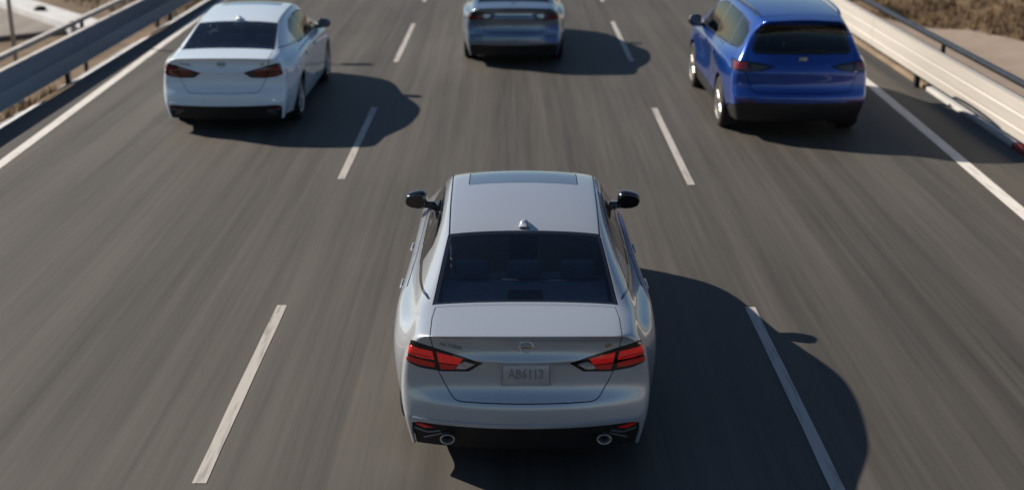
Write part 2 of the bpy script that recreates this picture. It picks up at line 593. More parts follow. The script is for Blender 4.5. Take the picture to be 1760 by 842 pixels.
def make_wheel(parent, x, y, r, w, side, tyre_m, rim_m):
    """tyre + rim; side=+1 faces +x"""
    h = empty('wheel', (x, y, r)); h.parent = parent
    rr = r * 0.70
    prof = [(-w * .5, rr), (-w * .53, r * .86), (-w * .47, r * .965), (-w * .36, r), (-w * .12, r), (-w * .11, r * .985), (-w * .07, r * .985), (-w * .06, r),
            (w * .06, r), (w * .07, r * .985), (w * .11, r * .985), (w * .12, r), (w * .36, r), (w * .47, r * .965), (w * .53, r * .86), (w * .5, rr)]
    v, f = lathe(prof, 40)
    mesh_py('tyre', v, f, tyre_m, h, True)
    s = side
    prof = [(s * w * .50, rr + .002), (s * w * .46, rr * .95), (s * w * .30, rr * .90), (-s * w * .45, rr * .88), (-s * w * .45, 0.02)]
    v, f = lathe(prof, 36)
    bm = bmesh.new()
    me = bpy.data.meshes.new('t'); me.from_pydata(v, [], f); bm.from_mesh(me); bpy.data.meshes.remove(me)
    for k in range(5):
        for off in (-.17, .17):
            a = 2 * math.pi * k / 5 + off
            mid = rr * .53
            rot = Matrix.Rotation(a, 4, 'X') @ Matrix.Translation((s * w * .38, 0, mid))
            add_box(bm, (0, 0, 0), (.03, rr * .13, rr * .86), .006, 1, rot)
    r2 = bmesh.ops.create_cone(bm, cap_ends=True, segments=20, radius1=rr * .20, radius2=rr * .17, depth=.04)
    bmesh.ops.transform(bm, matrix=Matrix.Translation((s * w * .40, 0, 0)) @ Matrix.Rotation(s * math.pi / 2, 4, 'Y'), verts=r2['verts'])
    mesh_bm('rim', bm, rim_m, h, True, math.radians(35))
    bm = bmesh.new()
    r2 = bmesh.ops.create_cone(bm, cap_ends=True, segments=28, radius1=rr * .62, radius2=rr * .62, depth=.02)
    bmesh.ops.transform(bm, matrix=Matrix.Translation((s * w * .12, 0, 0)) @ Matrix.Rotation(math.pi / 2, 4, 'Y'), verts=r2['verts'])
    mesh_bm('brake_disc', bm, M['letter_grey'], h, True, math.radians(35))
    return h

def superell(name, c, s, m, parent, e=2.6, n=20, taper=0.0):
    v, f = [], []
    k = n // 2
    for i in range(k + 1):
        ph = -math.pi / 2 + math.pi * i / k
        for j in range(n):
            th = 2 * math.pi * j / n
            d = (math.cos(ph) * math.cos(th), math.cos(ph) * math.sin(th), math.sin(ph))
            q = sum(abs(t) ** e for t in d) ** (-1 / e)
            x, y, z = (t * q for t in d)
            z *= 1 - taper * x
            v.append((c[0] + s[0] * x, c[1] + s[1] * y, c[2] + s[2] * z))
    for i in range(k):
        for j in range(n):
            f.append((i * n + j, i * n + (j + 1) % n, (i + 1) * n + (j + 1) % n, (i + 1) * n + j))
    return mesh_py(name, v, f, m, parent, True)

class Car:
    def __init__(self, sp, root, paint_m):
        self.sp, self.root, self.paint = sp, root, paint_m
        self.orig = make_surface(sp)
        self.body = list(self.orig)
        self.bvh = None
    def cut(self, poly, view, pred, gap=0.006):
        poly = ccw(poly)
        ins, _ = clip(self.orig_like, offset_poly(poly, -gap / 2), view, pred)
        _, self.body = clip(self.body, offset_poly(poly, gap / 2), view, pred)
        return ins
    @property
    def orig_like(self): return self.body
    def over(self, poly, view, pred):
        return clip(self.orig, poly, view, pred)[0]
    def hit(self, o, d):
        if self.bvh is None:
            V, F, k = [], [], {}
            for (P_, N_, r) in self.orig:
                ids = []
                for p in P_:
                    if p not in k: k[p] = len(V); V.append(p)
                    ids.append(k[p])
                F.append(ids)
            self.bvh = BVHTree.FromPolygons(V, F)
        p, n, i, dd = self.bvh.ray_cast(Vector(o), Vector(d))
        return p, n
    def part(self, name, polys, m=None, rim=0.014, lift=0.0, parent=None):
        return skin(name, polys, m or self.paint, parent or self.root, rim, lift)

def circle(cy, cz, r, n=32): return [(cy + r * math.cos(2 * math.pi * i / n), cz + r * math.sin(2 * math.pi * i / n)) for i in range(n)]
def is_rear(P_, N_, r): return r == 3
def is_rearish(P_, N_, r): return r == 3 or (r in (1, 2) and P_[0][1] < 0.75)
def is_rear_zone(P_, N_, r): return P_[0][1] < 1.0
def is_top(P_, N_, r): return r == 0
def side_pred(s): return lambda P_, N_, r: r == (1 if s > 0 else 2)

# ------------------------------------------------------------------ sedan
def sedan_spec():
    T = [(0.02, 1.072, 0.655, 1.050), (0.20, 1.092, 0.662, 1.070), (0.42, 1.108, 0.668, 1.086), (0.56, 1.117, 0.672, 1.094),
         (0.80, 1.190, 0.660, 1.165), (1.10, 1.292, 0.634, 1.262), (1.36, 1.372, 0.612, 1.338), (1.55, 1.414, 0.610, 1.378),
         (1.85, 1.452, 0.615, 1.412), (2.20, 1.482, 0.622, 1.438), (2.55, 1.497, 0.628, 1.448), (2.85, 1.482, 0.632, 1.428),
         (3.15, 1.365, 0.662, 1.310), (3.50, 1.185, 0.705, 1.135), (3.78, 1.065, 0.745, 1.020), (4.05, 1.000, 0.765, 0.950),
         (4.40, 0.945, 0.750, 0.890), (4.70, 0.86, 0.68, 0.80), (4.82, 0.775, 0.62, 0.72)]
    kn = [0.2, 0.6, 1.1, 2.0, 3.0, 3.6, 4.2, 4.82]
    lev = {2: ([.79, .815, .825, .825, .83, .84, .85, .78], [.99, 1.005, 1.005, .995, .975, .960, .89, .71]),
           3: ([.845, .930, .955, .940, .936, .936, .93, .83], [.90, .950, .962, .945, .922, .902, .83, .68]),
           4: ([.872, .972, .985, .944, .942, .948, .955, .87], [.80, .82, .83, .80, .79, .78, .74, .62]),
           5: ([.882, .970, .985, .948, .946, .950, .96, .88], [.66, .66, .67, .66, .65, .65, .62, .55]),
           6: ([.885, .950, .965, .945, .944, .945, .955, .88], [.535, .52, .52, .50, .50, .50, .50, .46]),
           7: ([.855, .930, .945, .945, .944, .945, .945, .86], [.41, .39, .38, .36, .36, .36, .37, .36]),
           8: ([.80, .87, .89, .90, .90, .90, .89, .80], [.22, .20, .19, .19, .19, .19, .19, .20])}
    rear = [(0.02, 1.072), (0.055, 1.035), (0.075, 0.955), (0.035, 0.868), (0.062, 0.835), (0.055, 0.655), (-0.022, 0.565), (-0.020, 0.42), (0.05, 0.195)]
    rc = [(.655, .075, 1.050), (.735, .125, 1.030), (.79, .155, .985), (.835, .185, .90), (.858, .20, .80), (.878, .205, .655), (.880, .178, .555), (.868, .145, .415), (.825, .19, .19)]
    front = [(4.82, .775), (4.86, .74), (4.88, .70), (4.895, .64), (4.90, .57), (4.90, .50), (4.90, .43), (4.89, .34), (4.80, .2)]
    fc = [(.62, 4.68, .72), (.70, 4.62, .715), (.77, 4.56, .70), (.82, 4.53, .66), (.85, 4.52, .60), (.86, 4.52, .53), (.86, 4.53, .45), (.84, 4.54, .35), (.78, 4.5, .2)]
    return dict(stations=T, knots=kn, levels=lev, rear=rear, rear_corner=rc, front=front, front_corner=fc, blend=1.1, bulge=(.018, .016),
                creases=[('rear_row', 0, .75), ('rear_row', 3, .55), ('rear_row', 6, .15), ('rear_row', 7, .45), ('side_lvl', (3, 1, 18), .25)])

def steering_wheel(root, x, y, z, r=.18):
    v, f = [], []
    n, k = 24, 8
    for i in range(n):
        a = 2 * math.pi * i / n
        for j in range(k):
            b = 2 * math.pi * j / k
            q = r + .016 * math.cos(b)
            v.append((q * math.cos(a), .016 * math.sin(b), q * math.sin(a)))
    for i in range(n):
        for j in range(k):
            f.append((i * k + j, ((i + 1) % n) * k + j, ((i + 1) % n) * k + (j + 1) % k, i * k + (j + 1) % k))
    o = mesh_py('steering_wheel', v, f, M['black_trim'], root, True)
    o.location = (x, y, z); o.rotation_euler = (math.radians(-22), 0, 0)
    box('steering_hub', (0, .01, 0), (.30, .03, .07), M['black_trim'], o, .012)

def cabin(car, root, ys, ztop, width, shelf, belt=.95):
    """seats, shelf, dashboard: what shows dimly through the glass"""
    yr, yf, yd = ys
    def seat(x, y, w, hz):
        s = box('seat', (x, y + .26, .52), (w, .52, .16), M['seat_fabric'], root, .05)
        tilt = Matrix.Rotation(math.radians(14), 4, 'X')
        box('seat_back', (x, y - .06, .82), (w, .13, hz), M['seat_fabric'], s, .05, tilt)
        return s
    s = seat(0, yr, width * 1.5, .54)
    for x in (-.40, 0, .40):
        box('headrest', (x, yr - .20, 1.15 + ztop), (.27, .10, .15), M['seat_fabric'], s, .048)
    for x in (-.37, .37):
        s = seat(x, yf, .50, .62)
        box('headrest', (x, yf - .20, 1.19 + ztop), (.25, .10, .18), M['seat_fabric'], s, .04)
    box('dashboard', (0, yd, .86 + ztop), (width * 1.72, .42, .22), M['cabin_dark'], root, .06)
    steering_wheel(root, -.37, yd - .36, .93 + ztop)
    if shelf:
        y0, y1, z0, z1 = shelf
        v = [(-.60, y0, z0), (.60, y0, z0), (.62, y1, z1), (-.62, y1, z1), (-.60, y0, z0 - .03), (.60, y0, z0 - .03), (.62, y1, z1 - .03), (-.62, y1, z1 - .03)]
        sh = mesh_py('parcel_shelf', v, [(0, 1, 2, 3), (7, 6, 5, 4), (0, 4, 5, 1), (1, 5, 6, 2), (2, 6, 7, 3), (3, 7, 4, 0)], M['shelf_fabric'], root)
        box('brake_lamp_housing', (0, y0 + .10, z0 + .045), (.26, .12, .06), M['black_trim'], sh, .02)
    bm = bmesh.new()
    add_box(bm, (0, (ys[0] + ys[2]) / 2, .36), (width * 1.8, ys[2] - ys[0] + 1.4, .06))
    mesh_bm('cabin_floor', bm, M['cabin_dark'], root)

def underbody(root, y0, y1, hw, z, wells, r):
    bm = bmesh.new()
    add_box(bm, (0, (y0 + y1) / 2, z), (hw * 2 - .5, y1 - y0, .05), .02)
    for cy in wells: add_box(bm, (0, cy, r * .95), (hw * 1.7, .10, .10), .02)
    mesh_bm('underbody', bm, M['under'], root)

def wheel_wells(root, wells, r, hw, zc):
    for cy in wells:
        for s in (-1, 1):
            v, f = [], []
            n = 24
            for i in range(n + 1):
                a = math.radians(-35) + math.radians(250) * i / n
                for x in (.52, hw - .05): v.append((s * x, cy + r * math.cos(a), zc + r * math.sin(a)))
            for i in range(n): f.append((2 * i, 2 * i + 1, 2 * i + 3, 2 * i + 2))
            f.append(tuple(2 * i for i in range(n + 1)))
            mesh_py('wheel_well', v, f, M['under'], root)

def door_handle(car, root, y, z, s, m, L=.20):
    p, n = car.hit((s * 1.6, y, z), (-s, 0, 0))
    if p is None: return
    bm = bmesh.new()
    add_box(bm, (p.x + s * .016, y, z), (.018, L, .032), .008)
    for dy in (-L * .42, L * .42): add_box(bm, (p.x + s * .008, y + dy, z), (.035, .022, .026), .006)
    h = mesh_bm('door_handle', bm, m, root, True, math.radians(50))
    box('handle_cup', (p.x - s * .002, y, z), (.006, L * .6, .05), M['black_trim'], h, .002)

def side_mirror(root, s, x0, x1, y, z, hz, cap_m, stalk_m):
    cx = (x0 + x1) / 2
    o = superell('side_mirror', (s * cx, y, z), ((x1 - x0) / 2, .085, hz / 2), cap_m, root, 2.7, 24, .22 * s)
    # flat face towards the rear with its own glass
    v, f = [], []
    n = 24
    for j in range(n):
        th = 2 * math.pi * j / n
        c_, s_ = math.cos(th), math.sin(th)
        q = (abs(c_) ** 2.7 + abs(s_) ** 2.7) ** (-1 / 2.7)
        X, Z = c_ * q * .86, s_ * q * .80
        v.append((s * cx + (x1 - x0) / 2 * X, y - .078, z + hz / 2 * Z * (1 - .22 * s * X)))
    v += [(a, b - .012, c) for a, b, c in v]
    f = [tuple(range(n)), tuple(reversed(range(n, 2 * n)))] + [(j, (j + 1) % n, n + (j + 1) % n, n + j) for j in range(n)]
    bm = bmesh.new()
    me = bpy.data.meshes.new('t'); me.from_pydata(v, [], f); bm.from_mesh(me); bpy.data.meshes.remove(me)
    mesh_bm('mirror_glass', bm, M['mirror'], o)
    bm = bmesh.new()
    add_box(bm, (s * (x0 - .03), y + .01, z - hz * .36), (.20, .08, .06), .02)
    mesh_bm('mirror_arm', bm, stalk_m, o, True, math.radians(50))
    return o

def framed_window(car, name, poly, view, pred, glass, band, frit=None, lift=-.002):
    """cut a window out of the skin: dark rim band and a see-through pane"""
    reg = car.cut(poly, view, pred, .008)
    inner = offset_poly(ccw(poly), -band)
    pane, frame = clip(reg, inner, view, pred)
    o = car.part(name, pane, glass, rim=0, lift=lift)
    car.part('window_border', frame, frit or M['gloss_black'], rim=.012, lift=lift, parent=o)
    return o

def lining(car, polys):
    """dark inner lining of the cabin"""
    pp = [(list(reversed([tuple(p[k] - n[k] * .018 for k in range(3)) for p, n in zip(P_, N_)])), list(reversed([(-n[0], -n[1], -n[2]) for n in N_])), r) for (P_, N_, r) in polys]
    skin('cabin_lining', pp, M['cabin_dark'], car.root, rim=0)

def sedan(root, pm, style):
    sp = sedan_spec()
    car = Car(sp, root, pm)
    # --- wheel arches
    WY, WR = (1.05, 3.90), .335
    for cy in WY:
        for s in (1, -1):
            car.cut(circle(cy, .33, .385), 'side', lambda P_, N_, r, s=s: r == (1 if s > 0 else 2) and P_[0][2] < .85, 0)
    # --- black lower rear valance
    val = [(-.775, .14), (.775, .14), (.800, .30), (.795, .38), (.72, .402), (-.72, .402), (-.795, .38), (-.800, .30)]
    vp = car.cut(val, 'rear', is_rear_zone_low, .004)
    v_o = car.part('rear_valance', vp, M['black_plastic'], rim=.03, lift=-.02)
    car.part('bumper_lip', car.over([(-.765, .404), (.765, .404), (.79, .432), (-.79, .432)], 'rear', is_rear), rim=.012, lift=.009)
    # --- lamps
    if style == 'boomerang':
        outl = [(.832, .822), (.812, .900), (.807, .957), (.768, .982), (.646, .952), (.431, .897), (.298, .859), (.393, .790), (.586, .777), (.74, .790)]
        segs = [('lens', [(.806, .944), (.644, .922), (.630, .862), (.728, .866), (.816, .884)], 'A'),
                ('lens', [(.821, .866), (.728, .851), (.629, .844), (.628, .802), (.729, .807), (.829, .828)], 'B'),
                ('lens', [(.612, .919), (.432, .885), (.462, .838), (.600, .846)], 'A'),
                ('lens', [(.598, .836), (.468, .829), (.491, .798), (.586, .791)], 'B'),
                ('light_bar', [(.800, .900), (.650, .884), (.648, .874), (.802, .889)], 'B'),
                ('reverse_lens', [(.421, .866), (.354, .846), (.412, .805), (.483, .803), (.462, .836)], 'C')]
        lid_side = [(.655, 1.2), (.655, 1.03), (.640, .947), (.612, .788), (.562, .690), (.512, .612), (.488, .590), (.450, .580)]
    else:
        outl = [(.835, .855), (.815, .985), (.70, .985), (.42, .97), (.34, .93), (.42, .865), (.55, .848), (.74, .845)]
        segs = [('lens', [(.80, .972), (.575, .960), (.575, .925), (.812, .925)], 'A'),
                ('lens', [(.815, .912), (.575, .912), (.575, .862), (.825, .866)], 'B'),
                ('reverse_lens', [(.545, .955), (.44, .948), (.40, .925), (.46, .885), (.545, .875)], 'C')]
        lid_side = [(.655, 1.2), (.655, 1.03), (.63, .95), (.600, .83), (.575, .72), (.53, .655), (.47, .63), (.40, .622)]
    L0 = {'A': style_mats[style][0], 'B': style_mats[style][1], 'C': M['lens_clear']}
    lights = []
    for s in (1, -1):
        q = outl if s > 0 else mirror_poly(outl)
        reg = car.cut(q, 'rear', lambda P_, N_, r, s=s: is_rearish(P_, N_, r) and P_[0][0] * s > .2, .006)
        lo = car.part('tail_light', reg, M['gloss_black'], rim=.02, lift=-.001)
        for nm, sg, k in segs:
            z = sg if s > 0 else mirror_poly(sg)
            pr = car.over(z, 'rear', lambda P_, N_, r, s=s: is_rearish(P_, N_, r) and P_[0][0] * s > .2)
            car.part(nm, pr, L0[k], rim=.007, lift=.0065 if nm == 'light_bar' else .004, parent=lo)
    # --- boot lid: deck + rear face
    deck = [(-.655, -.2), (.655, -.2), (.655, .35), (.640, .505), (-.640, .505), (-.655, .35)]
    a = car.cut(deck, 'top', lambda P_, N_, r: r == 0 and P_[0][1] < .8, .007)
    lidp = lid_side + mirror_poly(lid_side)[::-1]
    b = car.cut(lidp, 'rear', is_rear, .007)
    lid = car.part('trunk_lid', a + b, rim=.018)
    # --- glass
    rg = [(-.664, .548), (.664, .548), (.640, .80), (.612, 1.12), (.588, 1.385), (-.588, 1.385), (-.612, 1.12), (-.640, .80)]
    framed_window(car, 'rear_window', rg, 'top', lambda P_, N_, r: r == 0 and P_[0][1] < 2, M['glass_rear'], .028)
    ws = [(-.625, 2.89), (.625, 2.89), (.655, 3.15), (.70, 3.50), (.72, 3.70), (-.72, 3.70), (-.70, 3.50), (-.655, 3.15)]
    framed_window(car, 'windshield', ws, 'top', lambda P_, N_, r: r == 0 and P_[0][1] > 2, M['glass_front'], .04)
    # --- roof panel between its ditches, sunroof in it
    sr = [(-.445, 2.36), (.445, 2.36), (.455, 2.38), (.455, 2.76), (.43, 2.80), (-.43, 2.80), (-.455, 2.76), (-.455, 2.38)]
    if style == 'boomerang':
        sg = car.cut(sr, 'top', is_top, .007)
    else: sg = None
    rp = [(-.578, 1.392), (.578, 1.392), (.592, 2.0), (.605, 2.86), (-.605, 2.86), (-.592, 2.0)]
    rpart = car.cut(rp, 'top', lambda P_, N_, r: r == 0 and 1.2 < P_[0][1] < 3.1, .013)
    roof = car.part('roof_panel', rpart, rim=.016)
    if sg:
        car.part('sunroof', sg, M['sunroof_glass'], rim=.012, lift=-.001, parent=roof)
    # ditch floor
    for s in (1, -1):
        dp = car.over([(s * .565, 1.37), (s * .598, 1.37), (s * .612, 2.0), (s * .624, 2.88), (s * .590, 2.88), (s * .575, 2.0)], 'top', is_top)
        car.part('roof_ditch', dp, M['black_trim'], rim=0, lift=-.010, parent=roof)
    # --- hood
    hp = [(-.70, 3.80), (.70, 3.80), (.725, 4.1), (.70, 4.45), (.60, 4.68), (-.60, 4.68), (-.70, 4.45), (-.725, 4.1)]
    car.part('hood', car.cut(hp, 'top', lambda P_, N_, r: r == 0 and P_[0][1] > 3.6, .007), rim=.016)
    # --- doors and side glass
    for s in (1, -1):
        pr = side_pred(s)
        w1 = [(1.60, 1.030), (2.03, 1.018), (2.03, 1.352), (1.80, 1.330), (1.60, 1.270), (1.50, 1.21)]
        w2 = [(2.12, 1.016), (3.34, .995), (3.38, 1.015), (3.14, 1.19), (2.88, 1.325), (2.55, 1.372), (2.12, 1.366)]
        framed_window(car, 'side_window', w1, 'side', pr, M['glass_side'], .018, M['black_trim'])
        framed_window(car, 'side_window', w2, 'side', pr, M['glass_side'], .018, M['black_trim'])
        car.part('window_pillar', car.cut([(2.03, 1.018), (2.12, 1.016), (2.12, 1.366), (2.03, 1.352)], 'side', pr, .0), M['gloss_black'], rim=.01, lift=-.001)
        # black band that runs from the rear side window down to the rear glass
        bp = [(1.585, 1.032, 1.075), (1.35, 1.045, 1.082), (1.10, 1.065, 1.094), (.88, 1.088, 1.106), (.72, 1.102, 1.114), (.64, 1.102, 1.108)]
        band = []
        for (ya, la, ha), (yb, lb, hb) in zip(bp, bp[1:]):
            band += car.cut([(yb, lb), (ya, la), (ya, ha), (yb, hb)], 'side', pr, 0)
        car.part('pillar_trim', band, M['gloss_black'], rim=.008, lift=-.002)
        d1 = [(1.52, .30), (2.07, .27), (2.07, .975), (1.03, .975), (1.03, .80), (1.22, .72), (1.42, .55)]
        d2 = [(2.085, .27), (3.30, .27), (3.42, .40), (3.46, .955), (2.085, .975)]
        for dq, hy in ((d1, 1.60), (d2, 2.50)):
            car.part('door', car.cut(dq, 'side', pr, .006), rim=.014)
            door_handle(car, root, hy - .03, .875, s, pm)
        side_mirror(root, s, .875, 1.085, 3.36, 1.045, .155, M['gloss_black'], M['gloss_black'])
        # headlamp
        hl = [(4.20, .74), (4.62, .66), (4.70, .60), (4.60, .56), (4.30, .62)]
        car.part('headlight', car.cut(hl, 'side', lambda P_, N_, r, s=s: r in (0, 4, (1 if s > 0 else 2)) and P_[0][0] * s > .3, .006), M['lens_clear'], rim=.01)
    car.part('grille', car.cut([(-.42, .66), (.42, .66), (.36, .32), (-.36, .32)], 'rear', lambda P_, N_, r: r == 4, .006), M['black_plastic'], rim=.02, lift=-.012)
    # --- body shell
    car.part('body', car.body, rim=.016)
    lining(car, [p for p in car.body if .6 < p[0][0][1] < 3.6 and p[0][0][2] > .45])
    lining_roof = [p for p in rpart]
    lining(car, lining_roof)
    # dark trunk bulkhead keeps the boot closed
    underbody(root, .25, 4.7, .95, .24, WY, WR)
    wheel_wells(root, WY, .385, .95, .33)
    for cy in WY:
        for s in (1, -1): make_wheel(root, s * .815, cy, WR, .235, s, M['tyre'], M['rim'])
    cabin(car, root, (1.36, 2.35, 3.50), 0.0, .70, (.62, 1.26, 1.055, 1.06))
    bm = bmesh.new(); add_box(bm, (0, 1.20, .70), (1.5, .04, .72)); mesh_bm('bulkhead', bm, M['cabin_dark'], root)
    # --- rear details
    for s in (1, -1):
        if style == 'boomerang':
            rf = [(s * .780, .366), (s * .745, .374), (s * .650, .352), (s * .715, .340)]
            car.part('reflector', car.over(rf, 'rear', is_rear_zone_low), M['lens_red_dark'], rim=.01, lift=-.010, parent=v_o)
            fin = [(s * .78, .335), (s * .68, .315), (s * .60, .335), (s * .60, .328), (s * .68, .304), (s * .78, .325)]
            for qa in ([(s * .785, .338), (s * .69, .312), (s * .69, .303), (s * .785, .328)], [(s * .69, .312), (s * .60, .338), (s * .60, .328), (s * .69, .303)], [(s * .72, .262), (s * .585, .318), (s * .585, .308), (s * .72, .250)]):
                car.part('valance_fin', car.over(qa, 'rear', is_rear_zone_low), M['letter_grey'], rim=.012, lift=-.008, parent=v_o)
        if style != 'boomerang': continue
        v, f = lathe([(0, .044), (-.022, .047), (-.030, .046), (-.032, .042), (-.026, .037), (.20, .036)], 28, 'Y')
        ex = mesh_py('exhaust_tip', [(x * 1.12, y, z * .80) for x, y, z in v], f, M['rim'], root, True)
        ex.location = (s * .545, .05, .300)
        v, f = lathe([(.05, .0005), (.05, .0365)], 20, 'Y')
        mesh_py('exhaust_core', v, f, M['under'], ex)
    # plate recess and plate
    p1, n1 = car.hit((0, -1, .835), (0, 1, 0)); p2, n2 = car.hit((0, -1, .715), (0, 1, 0))
    tilt = math.atan2(p2.y - p1.y, .12)
    yc = min((p1.y + p2.y) / 2, (p1.y + p2.y) / 2)
    rx = Matrix.Rotation(tilt, 4, 'X')
    if style == 'boomerang':
        bm = bmesh.new()
        for c_, s_ in (((0, 0, .078), (.345, .012, .006)), ((0, 0, -.078), (.345, .012, .006)), ((-.17, 0, 0), (.006, .012, .15)), ((.17, 0, 0), (.006, .012, .15))):
            add_box(bm, c_, s_, .002)
        fr_o = mesh_bm('plate_frame', bm, pm, root, True, .6)
        fr_o.location = (0, yc - .004, .776); fr_o.rotation_euler = (tilt, 0, 0)
        pl = box('license_plate', (0, 0, 0), (.315, .006, .140), pm, root, .002)
        pl.location = (0, yc - .005, .776); pl.rotation_euler = (tilt, 0, 0)
        text_mesh('plate_lettering', 'AB6113', .098, M['letter_grey'], pl, (0, -.003, .004), (math.pi / 2, 0, 0), .002, sx=.78)
    # emblem
    pe, ne = car.hit((0, -1, .980), (0, 1, 0))
    def torus(R, r, n=40, k=10, sz=1.0):
        v, f = [], []
        for i in range(n):
            a = 2 * math.pi * i / n
            for j in range(k):
                b = 2 * math.pi * j / k
                v.append(((R + r * math.cos(b)) * math.cos(a), r * math.sin(b), (R + r * math.cos(b)) * math.sin(a) * sz))
        for i in range(n):
            for j in range(k):
                f.append((i * k + j, ((i + 1) % n) * k + j, ((i + 1) % n) * k + (j + 1) % k, i * k + (j + 1) % k))
        return v, f
    te = math.atan2(-ne.z, -ne.y) if ne is not None else 0
    if style == 'boomerang':
        v, f = torus(.047, .0042, sz=.88)
        em = mesh_py('emblem', v, f, M['chrome'], root, True)
        em.location = (0, pe.y - .006, pe.z); em.rotation_euler = (te, 0, 0)
        box('emblem_bar', (0, -.002, -.002), (.118, .006, .019), M['chrome'], em, .002)
        text_mesh('emblem_lettering', 'NISSAN', .017, M['black_trim'], em, (0, -.006, -.002), (math.pi / 2, 0, 0), .0008, sx=1.25)
        for (x, z, s_, mm, sz) in ((-.515, .972, 'ALTIMA', M['letter_grey'], .034), (.565, .972, 'SR', M['gold'], .036)):
            pp, nn = car.hit((x, -1, z), (0, 1, 0))
            rz = math.atan2(nn.x, -nn.y)
            text_mesh('model_lettering', s_, sz, mm, root, (x, pp.y - .003, z), (math.pi / 2 + math.asin(max(-1, min(1, -nn.z))) * .0, (.16 if x < 0 else -.16), rz), .003, sx=1.35)
    else:
        # bright strip between the lamps
        car.part('trim_strip', car.over([(-.33, .958), (.33, .958), (.335, .946), (-.335, .946)], 'rear', is_rear), M['chrome'], rim=.008, lift=.005)
        for s in (1, -1):
            car.part('bumper_slot', car.over([(s * .80, .578), (s * .56, .566), (s * .56, .546), (s * .80, .552)], 'rear', is_rear), M['black_trim'], rim=.006, lift=.003)
    # antenna fin
    pa, na = car.hit((0, 1.50, 3), (0, 0, -1))
    v = []
    n = 8
    for (y, hw, h) in ((-.080, .046, .004), (-.062, .043, .036), (-.04, .038, .050), (.02, .028, .034), (.095, .010, .004)):
        for j in range(n + 1):
            a = math.pi * j / n
            v.append((hw * math.cos(a), y, -.008 + (h + .008) * math.sin(a) ** .8))
    f = [(i * (n + 1) + j, i * (n + 1) + j + 1, (i + 1) * (n + 1) + j + 1, (i + 1) * (n + 1) + j) for i in range(4) for j in range(n)] + [tuple(range(n + 1)), tuple(reversed(range(4 * (n + 1), 5 * (n + 1))))]
    an = mesh_py('antenna_fin', v, f, pm, root, True)
    an.location = pa
    return car

def is_rear_zone_low(P_, N_, r): return P_[0][1] < .6 and r in (1, 2, 3)

style_mats = {'boomerang': (M['lens_red'], M['lens_red_dark']), 'bars': (M['lens_smoke'], M['lens_unlit'])}

# ------------------------------------------------------------------ crossover
def suv_spec():
    T = [(0.11, 1.618, 0.530, 1.583), (0.32, 1.650, 0.545, 1.612), (0.55, 1.672, 0.565, 1.630), (0.95, 1.692, 0.590, 1.650), (1.40, 1.702, 0.610, 1.660),
         (1.95, 1.700, 0.625, 1.658), (2.45, 1.680, 0.635, 1.635), (2.80, 1.635, 0.660, 1.585), (3.10, 1.500, 0.685, 1.450), (3.40, 1.330, 0.72, 1.285),
         (3.64, 1.195, .755, 1.15), (3.90, 1.115, .775, 1.065), (4.20, 1.055, .76, 1.00), (4.45, .97, .70, .92), (4.56, .88, .64, .84)]
    kn = [0.2, 0.6, 1.1, 2.0, 3.0, 3.6, 4.1, 4.56]
    lev = {2: ([.785, .825, .845, .86, .865, .87, .87, .80], [1.12, 1.13, 1.12, 1.09, 1.07, 1.06, 1.0, .83]),
           3: ([.86, .940, .965, .94, .935, .94, .935, .84], [1.00, 1.03, 1.04, 1.00, .98, .97, .92, .79]),
           4: ([.895, .960, .980, .925, .922, .945, .955, .88], [.85, .88, .90, .86, .84, .85, .82, .72]),
           5: ([.90, .955, .972, .930, .930, .945, .96, .89], [.70, .74, .76, .71, .70, .72, .70, .62]),
           6: ([.895, .94, .95, .945, .945, .945, .955, .89], [.58, .58, .58, .55, .54, .54, .55, .52]),
           7: ([.875, .93, .945, .945, .945, .945, .945, .87], [.43, .42, .42, .40, .40, .40, .40, .40]),
           8: ([.82, .87, .89, .91, .91, .91, .89, .80], [.25, .24, .24, .24, .24, .24, .24, .25])}
    rear = [(0.11, 1.618), (0.27, 1.565), (0.145, 1.16), (0.075, 1.06), (0.035, .93), (0.055, .74), (-0.02, .62), (-0.015, .46), (0.08, .26)]
    rc = [(.530, .22, 1.583), (.680, .37, 1.40), (.785, .28, 1.14), (.850, .23, 1.03), (.880, .22, .90), (.892, .23, .74), (.892, .18, .60), (.875, .16, .45), (.82, .26, .25)]
    front = [(4.56, .88), (4.60, .85), (4.62, .81), (4.635, .75), (4.645, .67), (4.65, .59), (4.65, .5), (4.64, .4), (4.55, .25)]
    fc = [(.64, 4.42, .84), (.72, 4.36, .83), (.79, 4.30, .81), (.83, 4.28, .76), (.86, 4.27, .70), (.87, 4.27, .61), (.87, 4.28, .52), (.85, 4.3, .41), (.79, 4.26, .25)]
    return dict(stations=T, knots=kn, levels=lev, rear=rear, rear_corner=rc, front=front, front_corner=fc, blend=.9, bulge=(.022, .012),
                creases=[('rear_row', 0, .7), ('rear_row', 4, .4), ('rear_row', 6, .35), ('side_lvl', (3, 1, 14), .35)])

